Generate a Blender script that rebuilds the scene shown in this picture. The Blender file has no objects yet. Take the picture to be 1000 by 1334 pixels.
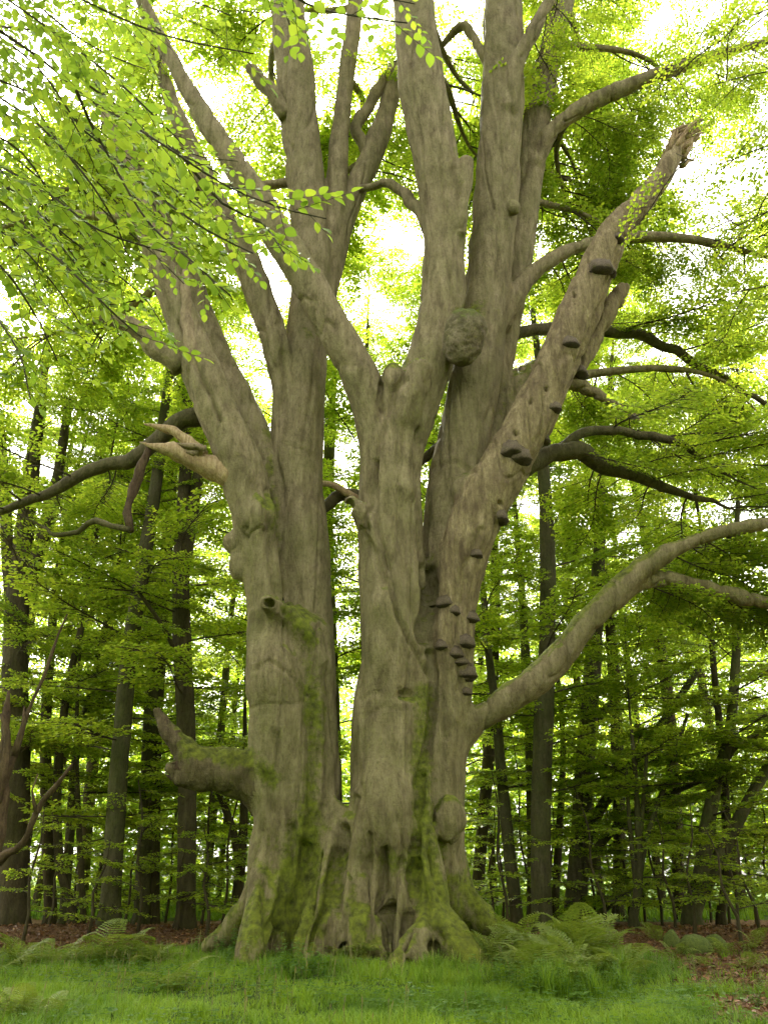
import bpy, math, random
import numpy as np
from mathutils import Vector, Matrix
from mathutils.bvhtree import BVHTree

random.seed(11)
rng = np.random.default_rng(11)
SC = bpy.context.scene
COL = SC.collection
R = math.radians

# ------------------------------------------------------------------ camera
CAM = np.array([0.0, 0.0, 1.5])
PITCH = R(24.5)
FPX = 1037.0
cd = bpy.data.cameras.new('camera')
cd.sensor_fit = 'VERTICAL'
cd.sensor_height = 36.0
cd.lens = 36.0 * FPX / 1334.0
cd.clip_start = 0.05
cd.clip_end = 2000
cam = bpy.data.objects.new('camera', cd)
COL.objects.link(cam)
cam.location = CAM
cam.rotation_euler = (R(90) + PITCH, 0, 0)
SC.camera = cam

# ------------------------------------------------------------------ sky and sun
SUN_EL, SUN_AZ = R(53), R(-13)          # azimuth from +Y, negative to the left
w = bpy.data.worlds.new('World')
SC.world = w
w.use_nodes = True
nt = w.node_tree
nt.nodes.clear()
sky = nt.nodes.new('ShaderNodeTexSky')
sky.sky_type = 'NISHITA'
sky.sun_disc = False
sky.sun_elevation = SUN_EL
sky.sun_rotation = SUN_AZ
sky.air_density = 1.0
sky.dust_density = 4.0
hs = nt.nodes.new('ShaderNodeHueSaturation')
hs.inputs['Saturation'].default_value = 0.08
hs.inputs['Value'].default_value = 1.0
bg = nt.nodes.new('ShaderNodeBackground')
bg.inputs['Strength'].default_value = 0.15
ow = nt.nodes.new('ShaderNodeOutputWorld')
nt.links.new(sky.outputs[0], hs.inputs['Color'])
tn = nt.nodes.new('ShaderNodeMix')
tn.data_type = 'RGBA'
tn.blend_type = 'MULTIPLY'
tn.inputs[0].default_value = 1.0
tn.inputs[7].default_value = (1.0, 0.965, 0.88, 1)
nt.links.new(hs.outputs[0], tn.inputs[6])
nt.links.new(tn.outputs[2], bg.inputs['Color'])
nt.links.new(bg.outputs[0], ow.inputs['Surface'])

sd = bpy.data.lights.new('sun', 'SUN')
sd.energy = 5.0
sd.angle = R(6)
sd.color = (1.0, 0.95, 0.86)
sun = bpy.data.objects.new('sun', sd)
COL.objects.link(sun)
sv = Vector((math.sin(SUN_AZ) * math.cos(SUN_EL), math.cos(SUN_AZ) * math.cos(SUN_EL), math.sin(SUN_EL)))
sun.rotation_euler = sv.to_track_quat('Z', 'Y').to_euler()
sun.location = (0, 0, 60)

SC.view_settings.view_transform = 'Standard'
SC.view_settings.look = 'None'
SC.view_settings.exposure = 2.45
SC.view_settings.gamma = 1.0
SC.view_settings.use_curve_mapping = False
SC.cycles.max_bounces = 8
SC.cycles.diffuse_bounces = 7
SC.cycles.glossy_bounces = 1
SC.cycles.transmission_bounces = 6
SC.cycles.transparent_max_bounces = 4
SC.cycles.caustics_reflective = False
SC.cycles.caustics_refractive = False
SC.cycles.use_adaptive_sampling = True
SC.cycles.adaptive_threshold = 0.03
SC.cycles.use_denoising = True
SC.cycles.sample_clamp_indirect = 6

# ------------------------------------------------------------------ helpers
CP, SP = math.cos(PITCH), math.sin(PITCH)
def P(px, py, Y):
    """the point at distance Y that the photograph shows at pixel px, py; and metres per pixel there"""
    u, v = (px - 500) / FPX, (667 - py) / FPX
    d = np.array([u, CP - v * SP, SP + v * CP])
    t = Y / d[1]
    return CAM + d * t, t / FPX
def chain_px(rows):
    """rows of (px, py, half width px, Y) -> rows of (x, y, z, r)"""
    out = []
    for px, py, hw, Y in rows:
        p, s = P(px, py, Y)
        out.append((p[0], p[1], p[2], hw * s))
    return np.array(out)
def ground_Y(py):
    a = math.atan((py - 667) / FPX) - PITCH
    return CAM[2] / math.tan(a)

_T = rng.random((64, 64, 64)).astype(np.float32) * 2 - 1
def vnoise(p):
    p = np.asarray(p, dtype=np.float64)
    i = np.floor(p).astype(np.int64)
    f = p - i
    f = f * f * (3 - 2 * f)
    i &= 63
    j = (i + 1) & 63
    x0, y0, z0 = i[..., 0], i[..., 1], i[..., 2]
    x1, y1, z1 = j[..., 0], j[..., 1], j[..., 2]
    fx, fy, fz = f[..., 0], f[..., 1], f[..., 2]
    a = _T[x0, y0, z0] * (1 - fx) + _T[x1, y0, z0] * fx
    b = _T[x0, y1, z0] * (1 - fx) + _T[x1, y1, z0] * fx
    c = _T[x0, y0, z1] * (1 - fx) + _T[x1, y0, z1] * fx
    d = _T[x0, y1, z1] * (1 - fx) + _T[x1, y1, z1] * fx
    return (a * (1 - fy) + b * fy) * (1 - fz) + (c * (1 - fy) + d * fy) * fz
def fbm(p, o=3):
    s, a, t = 0, 1.0, 0
    p = np.asarray(p, dtype=np.float64)
    for k in range(o):
        s = s + a * vnoise(p * 2 ** k + 17.3 * k)
        t += a
        a *= 0.5
    return s / t
def sstep(a, b, x):
    t = np.clip((x - a) / (b - a), 0, 1)
    return t * t * (3 - 2 * t)

def gz(x, y):
    x = np.asarray(x, float); y = np.asarray(y, float)
    q = np.stack([x * 0.22, y * 0.22, x * 0], -1)
    z = 0.10 * fbm(q, 3)
    z = z + 0.22 * np.exp(-((x + 0.7) ** 2 + (y - 16.6) ** 2) / 9.0)
    z = z + 0.25 * np.exp(-((x + 8.0) ** 2 / 30 + (y - 23.5) ** 2 / 4.0))
    z = z + 0.22 * np.exp(-((x - 9.0) ** 2 / 20 + (y - 23.0) ** 2 / 5.0))
    return z

def mesh_np(name, V, F, mats, smooth=True, attrs=None, matidx=None):
    """V (n,3); F (m,3) or (m,4) or list of such arrays"""
    me = bpy.data.meshes.new(name)
    Fs = F if isinstance(F, list) else [F]
    Fs = [np.asarray(f, dtype=np.int32) for f in Fs if len(f)]
    V = np.asarray(V, dtype=np.float32)
    me.vertices.add(len(V))
    me.vertices.foreach_set('co', V.ravel())
    nl = sum(f.size for f in Fs)
    npoly = sum(len(f) for f in Fs)
    me.loops.add(nl)
    me.polygons.add(npoly)
    me.loops.foreach_set('vertex_index', np.concatenate([f.ravel() for f in Fs]))
    tot = np.concatenate([np.full(len(f), f.shape[1], np.int32) for f in Fs])
    st = np.zeros(npoly, np.int32)
    st[1:] = np.cumsum(tot)[:-1]
    me.polygons.foreach_set('loop_start', st)
    try:
        me.polygons.foreach_set('loop_total', tot)
    except Exception:
        pass
    if smooth is not False:
        me.polygons.foreach_set('use_smooth', np.ones(npoly, dtype=bool))
    for m in (mats if isinstance(mats, (list, tuple)) else [mats]):
        me.materials.append(m)
    if matidx is not None:
        me.polygons.foreach_set('material_index', np.asarray(matidx, np.int32))
    for k, a in (attrs or {}).items():
        at = me.attributes.new(k, 'FLOAT', 'POINT')
        at.data.foreach_set('value', np.asarray(a, np.float32))
    me.update(calc_edges=True)
    me.validate()
    return me

def obj(name, me, parent=None, kind=None):
    o = bpy.data.objects.new(name, me)
    COL.objects.link(o)
    if parent is not None:
        o.parent = parent
        o.matrix_parent_inverse = Matrix.Identity(4)
    if kind:
        o['kind'] = kind
    return o
def thing(name, label, cat, loc=(0, 0, 0), group=None, rz=0):
    o = bpy.data.objects.new(name, None)
    o.empty_display_size = 0.2
    COL.objects.link(o)
    o.location = loc
    o.rotation_euler = (0, 0, rz)
    tag(o, label, cat, group)
    return o
def tag(o, label, cat, group=None):
    o['label'] = label
    o['category'] = cat
    if group:
        o['group'] = group
    return o

class MB:
    """collects vertices and faces of one mesh"""
    def __init__(s):
        s.V, s.T, s.Q, s.n = [], [], [], 0
    def add(s, V, T=None, Q=None):
        V = np.asarray(V, float)
        if T is not None and len(T): s.T.append(np.asarray(T) + s.n)
        if Q is not None and len(Q): s.Q.append(np.asarray(Q) + s.n)
        s.V.append(V); s.n += len(V)
    def mesh(s, name, mat, attrs=None, smooth=True):
        F = []
        if s.T: F.append(np.concatenate(s.T))
        if s.Q: F.append(np.concatenate(s.Q))
        return mesh_np(name, np.concatenate(s.V), F, mat, smooth, attrs)

def resample(C, step):
    """Catmull-Rom through rows of C (x,y,z,r)"""
    C = np.asarray(C, float)
    if len(C) == 2:
        n = max(2, int(np.linalg.norm(C[1, :3] - C[0, :3]) / step) + 1)
        t = np.linspace(0, 1, n)[:, None]
        return C[0] * (1 - t) + C[1] * t
    E = np.vstack([2 * C[0] - C[1], C, 2 * C[-1] - C[-2]])
    out = []
    for i in range(1, len(E) - 2):
        p0, p1, p2, p3 = E[i - 1:i + 3]
        n = max(1, int(np.linalg.norm(p2[:3] - p1[:3]) / step))
        t = np.arange(n)[:, None] / n
        out.append(0.5 * ((2 * p1) + (p2 - p0) * t + (2 * p0 - 5 * p1 + 4 * p2 - p3) * t ** 2 + (3 * p1 - p0 - 3 * p2 + p3) * t ** 3))
    out.append(C[-1:])
    o = np.concatenate(out)
    o[:, 3] = np.maximum(o[:, 3], 0.0015)
    return o

def tube(C, sides=8, step=0.25, rough=0.0, seed=0, freq=2.0, wob=0.0):
    C = resample(C, step)
    if wob:
        q = C[:, :3] * 1.1 + seed * 3.1
        wv = np.stack([fbm(q + k * 19.7, 3) for k in range(3)], -1) * wob
        C[1:, :3] += wv[1:] - wv[:1]
    n = len(C)
    T = np.gradient(C[:, :3], axis=0)
    T /= np.linalg.norm(T, axis=1)[:, None] + 1e-9
    ref = np.array([0.0, 1.0, 0.0]) if abs(T[0, 1]) < 0.9 else np.array([1.0, 0, 0])
    u = np.cross(T[0], ref); u /= np.linalg.norm(u)
    V = np.zeros((n, sides, 3))
    a = np.arange(sides) * 2 * math.pi / sides
    for i in range(n):
        u = u - T[i] * np.dot(u, T[i]); u /= np.linalg.norm(u) + 1e-9
        v = np.cross(T[i], u)
        V[i] = C[i, :3] + C[i, 3] * (np.cos(a)[:, None] * u + np.sin(a)[:, None] * v)
    if rough:
        d = V - C[:, None, :3]
        nz = fbm(V * freq + seed * 7.7, 3)
        V = C[:, None, :3] + d * (1 + rough * nz[..., None])
    V = V.reshape(-1, 3)
    i = np.arange(n - 1)[:, None] * sides
    k = np.arange(sides)[None, :]
    k2 = (k + 1) % sides
    Q = np.stack([i + k, i + k2, i + sides + k2, i + sides + k], -1).reshape(-1, 4)
    V = np.vstack([V, C[0, :3], C[-1, :3]])
    T1 = np.stack([np.full(sides, n * sides), k2[0], k[0]], -1)
    b = (n - 1) * sides
    T2 = np.stack([np.full(sides, n * sides + 1), b + k[0], b + k2[0]], -1)
    return V, np.vstack([T1, T2]), Q

# ------------------------------------------------------------------ materials
def newmat(name):
    m = bpy.data.materials.new(name)
    m.use_nodes = True
    t = m.node_tree
    t.nodes.clear()
    out = t.nodes.new('ShaderNodeOutputMaterial')
    return m, t, out
def N(t, kind, **kw):
    n = t.nodes.new(kind)
    for k, v in kw.items():
        if k in n.inputs:
            n.inputs[k].default_value = v
        else:
            setattr(n, k, v)
    return n
def ramp(t, fac, stops):
    r = t.nodes.new('ShaderNodeValToRGB')
    e = r.color_ramp.elements
    while len(e) < len(stops): e.new(0.5)
    for el, (p, c) in zip(e, stops):
        el.position = p
        el.color = (c[0], c[1], c[2], 1) if not isinstance(c, (int, float)) else (c, c, c, 1)
    t.links.new(fac, r.inputs[0])
    return r.outputs[0]
def noise(t, vec, scale, detail=4, rough=0.55, dist=0.0, sx=None):
    if sx is not None:
        mp = N(t, 'ShaderNodeMapping')
        mp.inputs['Scale'].default_value = sx
        t.links.new(vec, mp.inputs['Vector'])
        vec = mp.outputs[0]
    n = N(t, 'ShaderNodeTexNoise', Scale=scale, Detail=detail, Roughness=rough, Distortion=dist)
    t.links.new(vec, n.inputs['Vector'])
    return n.outputs['Fac']
def mix(t, fac, a, b, mode='MIX'):
    m = t.nodes.new('ShaderNodeMix')
    m.data_type = 'RGBA'
    m.blend_type = mode
    for s, v in ((m.inputs[0], fac), (m.inputs[6], a), (m.inputs[7], b)):
        if hasattr(v, 'is_output'): t.links.new(v, s)
        elif isinstance(v, (int, float)): s.default_value = v
        else: s.default_value = (v[0], v[1], v[2], 1)
    return m.outputs[2]
def math_(t, op, a, b=None, clamp=False):
    m = t.nodes.new('ShaderNodeMath')
    m.operation = op
    m.use_clamp = clamp
    for s, v in ((m.inputs[0], a), (m.inputs[1], b)):
        if v is None: continue
        if hasattr(v, 'is_output'): t.links.new(v, s)
        else: s.default_value = v
    return m.outputs[0]

def bark_material(name, c_dark, c_mid, c_light, c_moss1, c_moss2, algae, moss_attr=True, fine=1.0, bump=0.6, algae_amt=0.5, streak=(7, 7, 1.3)):
    m, t, out = newmat(name)
    tc = N(t, 'ShaderNodeTexCoord').outputs['Object']
    big = noise(t, tc, 0.9, 4, 0.6)
    grain = noise(t, tc, fine, 5, 0.65, 0.3, sx=streak)
    finen = noise(t, tc, 26 * fine, 3, 0.7, 0.0, sx=(1, 1, 0.45))
    lent = noise(t, tc, 1.0, 3, 0.6, 0.2, sx=(2.2, 2.2, 22))
    col = ramp(t, grain, [(0.25, c_dark), (0.48, c_mid), (0.72, c_light)])
    col = mix(t, ramp(t, big, [(0.35, 0.0), (0.65, algae_amt)]), col, algae)
    col = mix(t, ramp(t, finen, [(0.34, 0.5), (0.54, 0.0)]), col, c_dark)
    col = mix(t, ramp(t, lent, [(0.62, 0.0), (0.75, 0.35)]), col, c_dark)
    bl = noise(t, tc, 3.2, 5, 0.62, 0.4, sx=(1, 1, 0.55))
    col = mix(t, ramp(t, bl, [(0.32, 0.5), (0.48, 0.0)]), col, c_dark)
    col = mix(t, ramp(t, bl, [(0.52, 0.0), (0.75, 0.45)]), col, c_light)
    if name == 'beech_bark':
        dd = N(t, 'ShaderNodeAttribute', attribute_name='dead').outputs['Fac']
        dc = ramp(t, grain, [(0.28, (0.085, 0.062, 0.032)), (0.5, (0.235, 0.185, 0.10)), (0.74, (0.38, 0.31, 0.185))])
        dc = mix(t, ramp(t, finen, [(0.3, 0.55), (0.6, 0.0)]), dc, (0.06, 0.042, 0.026))
        dc = mix(t, ramp(t, bl, [(0.36, 0.6), (0.5, 0.0)]), dc, (0.10, 0.07, 0.042))
        col = mix(t, dd, col, dc)
    if moss_attr:
        at = N(t, 'ShaderNodeAttribute', attribute_name='moss').outputs['Fac']
        mn = noise(t, tc, 6.5, 6, 0.72)
        ml = noise(t, tc, 1.3, 4, 0.6)
        mm = math_(t, 'ADD', at, math_(t, 'MULTIPLY', math_(t, 'SUBTRACT', mn, 0.5), 1.5))
        mm = math_(t, 'ADD', mm, math_(t, 'MULTIPLY', math_(t, 'SUBTRACT', ml, 0.5), 1.1))
        mm = ramp(t, mm, [(0.36, 0.0), (0.72, 0.9)])
        mc = mix(t, ramp(t, noise(t, tc, 9, 4), [(0.3, 0.0), (0.7, 1.0)]), c_moss1, c_moss2)
        col = mix(t, mm, col, mc)
    b = N(t, 'ShaderNodeBsdfPrincipled', Roughness=0.85)
    b.inputs['Specular IOR Level'].default_value = 0.25
    t.links.new(col, b.inputs['Base Color'])
    h = math_(t, 'ADD', math_(t, 'MULTIPLY', grain, 0.7), math_(t, 'MULTIPLY', finen, 0.45))
    h = math_(t, 'ADD', h, math_(t, 'MULTIPLY', lent, -0.18))
    bp = N(t, 'ShaderNodeBump', Strength=bump, Distance=0.06)
    t.links.new(h, bp.inputs['Height'])
    t.links.new(bp.outputs[0], b.inputs['Normal'])
    t.links.new(b.outputs[0], out.inputs[0])
    return m

M = {}
M['bark'] = bark_material('beech_bark', (0.075, 0.057, 0.03), (0.205, 0.165, 0.095), (0.325, 0.27, 0.165), (0.038, 0.046, 0.007), (0.17, 0.20, 0.014), (0.155, 0.148, 0.058), bump=0.9, algae_amt=0.6)
M['dead'] = bark_material('dead_wood', (0.10, 0.07, 0.042), (0.26, 0.20, 0.125), (0.39, 0.315, 0.205), (0.06, 0.08, 0.015), (0.1, 0.12, 0.02), (0.20, 0.16, 0.085), algae_amt=0.5)
M['raw'] = bark_material('splintered_wood', (0.13, 0.085, 0.038), (0.33, 0.245, 0.13), (0.52, 0.42, 0.26), (0.1, 0.1, 0.02), (0.1, 0.1, 0.02), (0.3, 0.2, 0.12), moss_attr=False, streak=(16, 16, 1.2))
M['burl'] = bark_material('burl_bark', (0.045, 0.035, 0.022), (0.16, 0.125, 0.08), (0.28, 0.23, 0.16), (0.05, 0.065, 0.01), (0.11, 0.13, 0.02), (0.13, 0.13, 0.05), streak=(5, 5, 5), bump=1.0)
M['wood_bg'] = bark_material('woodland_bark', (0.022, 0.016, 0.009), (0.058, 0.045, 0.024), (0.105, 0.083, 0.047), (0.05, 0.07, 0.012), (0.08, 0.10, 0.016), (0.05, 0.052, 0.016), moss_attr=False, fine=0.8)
M['wood_red'] = bark_material('reddish_dead_wood', (0.025, 0.015, 0.009), (0.075, 0.045, 0.026), (0.17, 0.115, 0.07), (0.05, 0.07, 0.012), (0.08, 0.10, 0.016), (0.10, 0.075, 0.04), moss_attr=False, bump=1.0)
M['limb_dark'] = bark_material('dark_limb_bark', (0.028, 0.022, 0.011), (0.082, 0.067, 0.034), (0.15, 0.125, 0.07), (0, 0, 0), (0, 0, 0), (0.085, 0.088, 0.025), moss_attr=False, bump=1.0)  # darker olive-brown bark of the thinner side limbs
M['stub'] = bark_material('gnarled_stub_bark', (0.035, 0.024, 0.013), (0.10, 0.075, 0.042), (0.19, 0.15, 0.095), (0.038, 0.046, 0.007), (0.15, 0.17, 0.014), (0.11, 0.10, 0.035), bump=1.0)
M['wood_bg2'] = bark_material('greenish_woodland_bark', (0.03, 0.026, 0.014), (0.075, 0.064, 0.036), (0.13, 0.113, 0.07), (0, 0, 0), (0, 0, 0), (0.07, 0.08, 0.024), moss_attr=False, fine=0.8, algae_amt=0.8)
M['twig'] = bark_material('twig_bark', (0.035, 0.026, 0.018), (0.07, 0.054, 0.036), (0.10, 0.08, 0.055), (0, 0, 0), (0, 0, 0), (0.07, 0.07, 0.03), moss_attr=False)

def leaf_material(name, refl, trans, var=0.35, tw=0.5, rough=0.45):
    m, t, out = newmat(name)
    at = N(t, 'ShaderNodeAttribute', attribute_name='tint').outputs['Fac']
    oi = N(t, 'ShaderNodeObjectInfo').outputs['Random']
    k = math_(t, 'ADD', math_(t, 'MULTIPLY', at, 0.75), math_(t, 'MULTIPLY', oi, 0.25))
    def tri(c):
        d = (c[0] * (1 - var) * 0.85, c[1] * (1 - var), c[2] * (1 - var))
        l = (c[0] * (1 + var) * 1.12, c[1] * (1 + var * 0.8), c[2] * (1 + var * 0.5))
        return ramp(t, k, [(0.0, d), (0.5, c), (1.0, l)])
    d = N(t, 'ShaderNodeBsdfPrincipled', Roughness=rough)
    d.inputs['Specular IOR Level'].default_value = 0.35
    t.links.new(tri(refl), d.inputs['Base Color'])
    tr = N(t, 'ShaderNodeBsdfTranslucent')
    t.links.new(tri(trans), tr.inputs['Color'])
    ms = N(t, 'ShaderNodeMixShader')
    ms.inputs[0].default_value = tw
    t.links.new(d.outputs[0], ms.inputs[1])
    t.links.new(tr.outputs[0], ms.inputs[2])
    t.links.new(ms.outputs[0], out.inputs[0])
    return m
M['leaf'] = leaf_material('beech_leaf', (0.095, 0.16, 0.02), (0.50, 0.66, 0.045), tw=0.55)
M['leaf_near'] = leaf_material('near_beech_leaf', (0.075, 0.135, 0.02), (0.38, 0.55, 0.045), tw=0.52)
M['grass'] = leaf_material('grass_blade', (0.125, 0.225, 0.02), (0.30, 0.48, 0.028), var=0.45, tw=0.35)
M['fern'] = leaf_material('fern_frond', (0.155, 0.20, 0.035), (0.32, 0.42, 0.045), var=0.25, tw=0.35)
M['herb'] = leaf_material('herb_leaf', (0.085, 0.165, 0.028), (0.2, 0.36, 0.035), var=0.3, tw=0.35)
M['dry'] = leaf_material('dry_leaf', (0.20, 0.105, 0.055), (0.12, 0.06, 0.02), var=0.5, tw=0.15)
M['straw'] = leaf_material('dry_grass_head', (0.22, 0.22, 0.09), (0.2, 0.16, 0.06), var=0.3, tw=0.3)

def ground_material():
    m, t, out = newmat('woodland_ground')
    tc = N(t, 'ShaderNodeTexCoord').outputs['Object']
    g = N(t, 'ShaderNodeAttribute', attribute_name='grass').outputs['Fac']
    n1 = noise(t, tc, 14, 6, 0.7)
    n2 = noise(t, tc, 2.2, 4, 0.6)
    lit = ramp(t, n1, [(0.25, (0.05, 0.028, 0.015)), (0.5, (0.13, 0.07, 0.038)), (0.75, (0.23, 0.135, 0.08))])
    grs = ramp(t, n1, [(0.25, (0.025, 0.045, 0.008)), (0.75, (0.07, 0.12, 0.02))])
    f = math_(t, 'ADD', g, math_(t, 'MULTIPLY', math_(t, 'SUBTRACT', n2, 0.5), 0.7))
    col = mix(t, ramp(t, f, [(0.4, 0.0), (0.6, 1.0)]), lit, grs)
    b = N(t, 'ShaderNodeBsdfPrincipled', Roughness=0.95)
    b.inputs['Specular IOR Level'].default_value = 0.15
    t.links.new(col, b.inputs['Base Color'])
    bp = N(t, 'ShaderNodeBump', Strength=0.8, Distance=0.08)
    t.links.new(n1, bp.inputs['Height'])
    t.links.new(bp.outputs[0], b.inputs['Normal'])
    t.links.new(b.outputs[0], out.inputs[0])
    return m
M['ground'] = ground_material()

def simple_material(name, c1, c2, scale=12, rough=0.8, bump=0.5, sx=None):
    m, t, out = newmat(name)
    tc = N(t, 'ShaderNodeTexCoord').outputs['Object']
    n1 = noise(t, tc, scale, 5, 0.65, 0.2, sx=sx)
    b = N(t, 'ShaderNodeBsdfPrincipled', Roughness=rough)
    t.links.new(ramp(t, n1, [(0.3, c1), (0.7, c2)]), b.inputs['Base Color'])
    bp = N(t, 'ShaderNodeBump', Strength=bump, Distance=0.03)
    t.links.new(n1, bp.inputs['Height'])
    t.links.new(bp.outputs[0], b.inputs['Normal'])
    t.links.new(b.outputs[0], out.inputs[0])
    return m
M['fungus'] = simple_material('bracket_top', (0.022, 0.015, 0.008), (0.10, 0.07, 0.036), 9, sx=(1, 1, 4))
M['fungus_rim'] = simple_material('bracket_underside', (0.02, 0.014, 0.007), (0.065, 0.045, 0.024), 20)
M['fungus_edge'] = simple_material('bracket_rim', (0.05, 0.036, 0.022), (0.14, 0.105, 0.066), 16)
M['hollow'] = simple_material('rotten_heartwood', (0.015, 0.01, 0.008), (0.05, 0.035, 0.025), 14)
M['moss'] = simple_material('cushion_moss', (0.045, 0.065, 0.012), (0.12, 0.15, 0.025), 22, 0.95, 0.9)

# ------------------------------------------------------------------ ground
def grass_mask(x, y):
    x = np.asarray(x, float); y = np.asarray(y, float)
    n = fbm(np.stack([x * 0.5, y * 0.35, x * 0 + 3.1], -1), 3)
    g = 1 - sstep(17.6, 20.0, y + 0.8 * n)
    patch = sstep(0.0, 0.9, (x - 0.275 * y) + 0.8 * n)            # litter on the right
    g = g * (1 - 0.95 * patch * sstep(9.6, 10.4, y))
    g = np.maximum(g, np.exp(-((x - 4.0) ** 2 / 1.3 + (y - 13.2) ** 2 / 0.9)) * 0.95)
    far = sstep(30.5, 34.0, y + 2 * n)
    return np.clip(np.maximum(g, far), 0, 1)

def build_ground():
    def axis(a, b, steps):
        out = [a]
        while out[-1] < b:
            v = out[-1]
            out.append(v + steps(v))
        return np.array(out)
    xs = axis(-180, 180, lambda v: 0.22 if abs(v) < 12 else (1.0 if abs(v) < 40 else 8))
    ys = axis(-40, 320, lambda v: 0.22 if 8 < v < 30 else (1.0 if -10 < v < 70 else 8))
    X, Y = np.meshgrid(xs, ys)
    Z = gz(X, Y) * sstep(150, 60, np.abs(Y)) 
    V = np.stack([X, Y, Z], -1).reshape(-1, 3)
    nx, ny = len(xs), len(ys)
    i = (np.arange(ny - 1)[:, None] * nx + np.arange(nx - 1)[None, :]).ravel()
    Q = np.stack([i, i + 1, i + nx + 1, i + nx], -1)
    me = mesh_np('ground', V, Q, M['ground'], attrs={'grass': grass_mask(V[:, 0], V[:, 1])})
    obj('ground', me, kind='structure')
build_ground()

# ------------------------------------------------------------------ leaves
def leaves_np(pos, d, nrm, L, W, detail=1, fold=0.25):
    """pos, d (along the leaf), nrm (n,3), L, W (n,) -> V, T, per-vertex leaf index"""
    n = len(pos)
    d = d / (np.linalg.norm(d, axis=1)[:, None] + 1e-9)
    s = np.cross(nrm, d); s /= np.linalg.norm(s, axis=1)[:, None] + 1e-9
    u = np.cross(d, s)
    if detail == 0:
        prof = np.array([[0, 0, 0], [0.45, 0.5, 1], [1, 0, 0], [0.45, -0.5, 1]])
        tris = np.array([[0, 2, 1], [0, 3, 2]])
    elif detail == 1:
        prof = np.array([[0, 0, 0], [0.28, 0.46, 1], [0.68, 0.42, 1], [1, 0, -0.3], [0.68, -0.42, 1], [0.28, -0.46, 1]])
        tris = np.array([[0, 2, 1], [0, 3, 2], [0, 4, 3], [0, 5, 4]])
    else:
        prof = np.array([[0, 0, 0], [0.12, 0.26, 0.5], [0.33, 0.48, 1], [0.58, 0.49, 1.1], [0.82, 0.30, 0.6], [1.0, 0, -0.5],
                         [0.82, -0.30, 0.6], [0.58, -0.49, 1.1], [0.33, -0.48, 1], [0.12, -0.26, 0.5], [0.33, 0, 0], [0.58, 0, 0], [0.82, 0, -0.2]])
        tris = np.array([[0, 10, 1], [1, 10, 2], [10, 3, 2], [10, 11, 3], [11, 4, 3], [11, 12, 4], [12, 5, 4],
                         [0, 9, 10], [9, 8, 10], [10, 8, 7], [10, 7, 11], [11, 7, 6], [11, 6, 12], [12, 6, 5]])
    k = len(prof)
    V = (pos[:, None, :] + d[:, None, :] * (prof[None, :, 0] * L[:, None])[..., None]
         + s[:, None, :] * (prof[None, :, 1] * W[:, None])[..., None]
         + u[:, None, :] * (prof[None, :, 2] * (W * fold * 0.5)[:, None])[..., None])
    T = (np.arange(n)[:, None, None] * k + tris[None]).reshape(-1, 3)
    return V.reshape(-1, 3), T, np.repeat(np.arange(n), k)

def branch_skeleton(rg, L, sub=0.25, shoot=0.085, lsp=0.052, width=0.42, droop=0.10, wood=None):
    """a flat beech bough along +X: returns wood chains, leaf pos, dir, normal"""
    chains, lp, ld, ln = [], [], [], []
    ph = rg.random() * 6
    def axis_pt(t):
        return np.array([t * L, 0.10 * L * math.sin(t * 4.5 + ph) * t, -droop * L * t * t + 0.03 * L * math.sin(t * 5 + ph * 2) * t])
    ax = [axis_pt(t) for t in np.linspace(0, 1, 9)]
    chains.append([(p[0], p[1], p[2], 0.004 + 0.006 * L * (1 - i / 8.0) ** 0.8) for i, p in enumerate(ax)])
    def shoot_leaves(p0, dirv, ln_, zt):
        nl = max(2, int(ln_ / lsp))
        side = 1 if rg.random() < 0.5 else -1
        px, py = -dirv[1], dirv[0]
        for j in range(1, nl + 1):
            t = j / nl
            q = p0 + dirv * ln_ * t + np.array([0, 0, -0.12 * ln_ * t * t])
            side = -side
            a = R(rg.uniform(35, 65)) if j < nl else R(rg.uniform(-15, 15))
            dd = dirv * math.cos(a) + np.array([px, py, 0]) * math.sin(a) * side
            dd = dd + np.array([0, 0, rg.uniform(-0.45, 0.05)])
            lp.append(q); ld.append(dd)
            ln.append(np.array([rg.normal(0, 0.5), rg.normal(0, 0.5), 1.0]))
    t = 0.16 + 0.05 * rg.random()
    sgn = 1
    while t < 0.97:
        p0 = axis_pt(t)
        sl = L * width * (1.05 - t) ** 0.7 * rg.uniform(0.6, 1.15) * (0.55 + 0.45 * min(1, t * 3))
        a = R(rg.uniform(38, 62)) * sgn
        dv = np.array([math.cos(a), math.sin(a), rg.uniform(-0.14, 0.14)])
        pts = [p0 + dv * sl * q + np.array([0.04 * sl * math.sin(q * 5), 0, -0.10 * sl * q * q]) for q in (0, 0.33, 0.66, 1)]
        chains.append([(p[0], p[1], p[2], max(0.004, 0.010 * L / 3 * (1 - 0.8 * i / 3))) for i, p in enumerate(pts)])
        q = 0.12; s2 = sgn
        while q < 1.0:
            pb = p0 + dv * sl * q + np.array([0.04 * sl * math.sin(q * 5), 0, -0.10 * sl * q * q])
            a2 = a + R(rg.uniform(32, 60)) * s2
            d2 = np.array([math.cos(a2), math.sin(a2), rg.uniform(-0.15, 0.12)])
            shoot_leaves(pb, d2, rg.uniform(0.14, 0.40) * (1.15 - 0.6 * q) * (L / 3) ** 0.5, 0)
            s2 = -s2
            q += shoot / max(sl, 0.1) * rg.uniform(0.7, 1.4)
        shoot_leaves(p0 + dv * sl * 0.75, dv, sl * 0.3, 0)
        sgn = -sgn
        t += sub / L * rg.uniform(0.55, 1.2) * 0.5
    shoot_leaves(axis_pt(0.85), np.array([1.0, 0, -0.1]), 0.2 * L, 0)
    return chains, np.array(lp), np.array(ld), np.array(ln)

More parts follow.
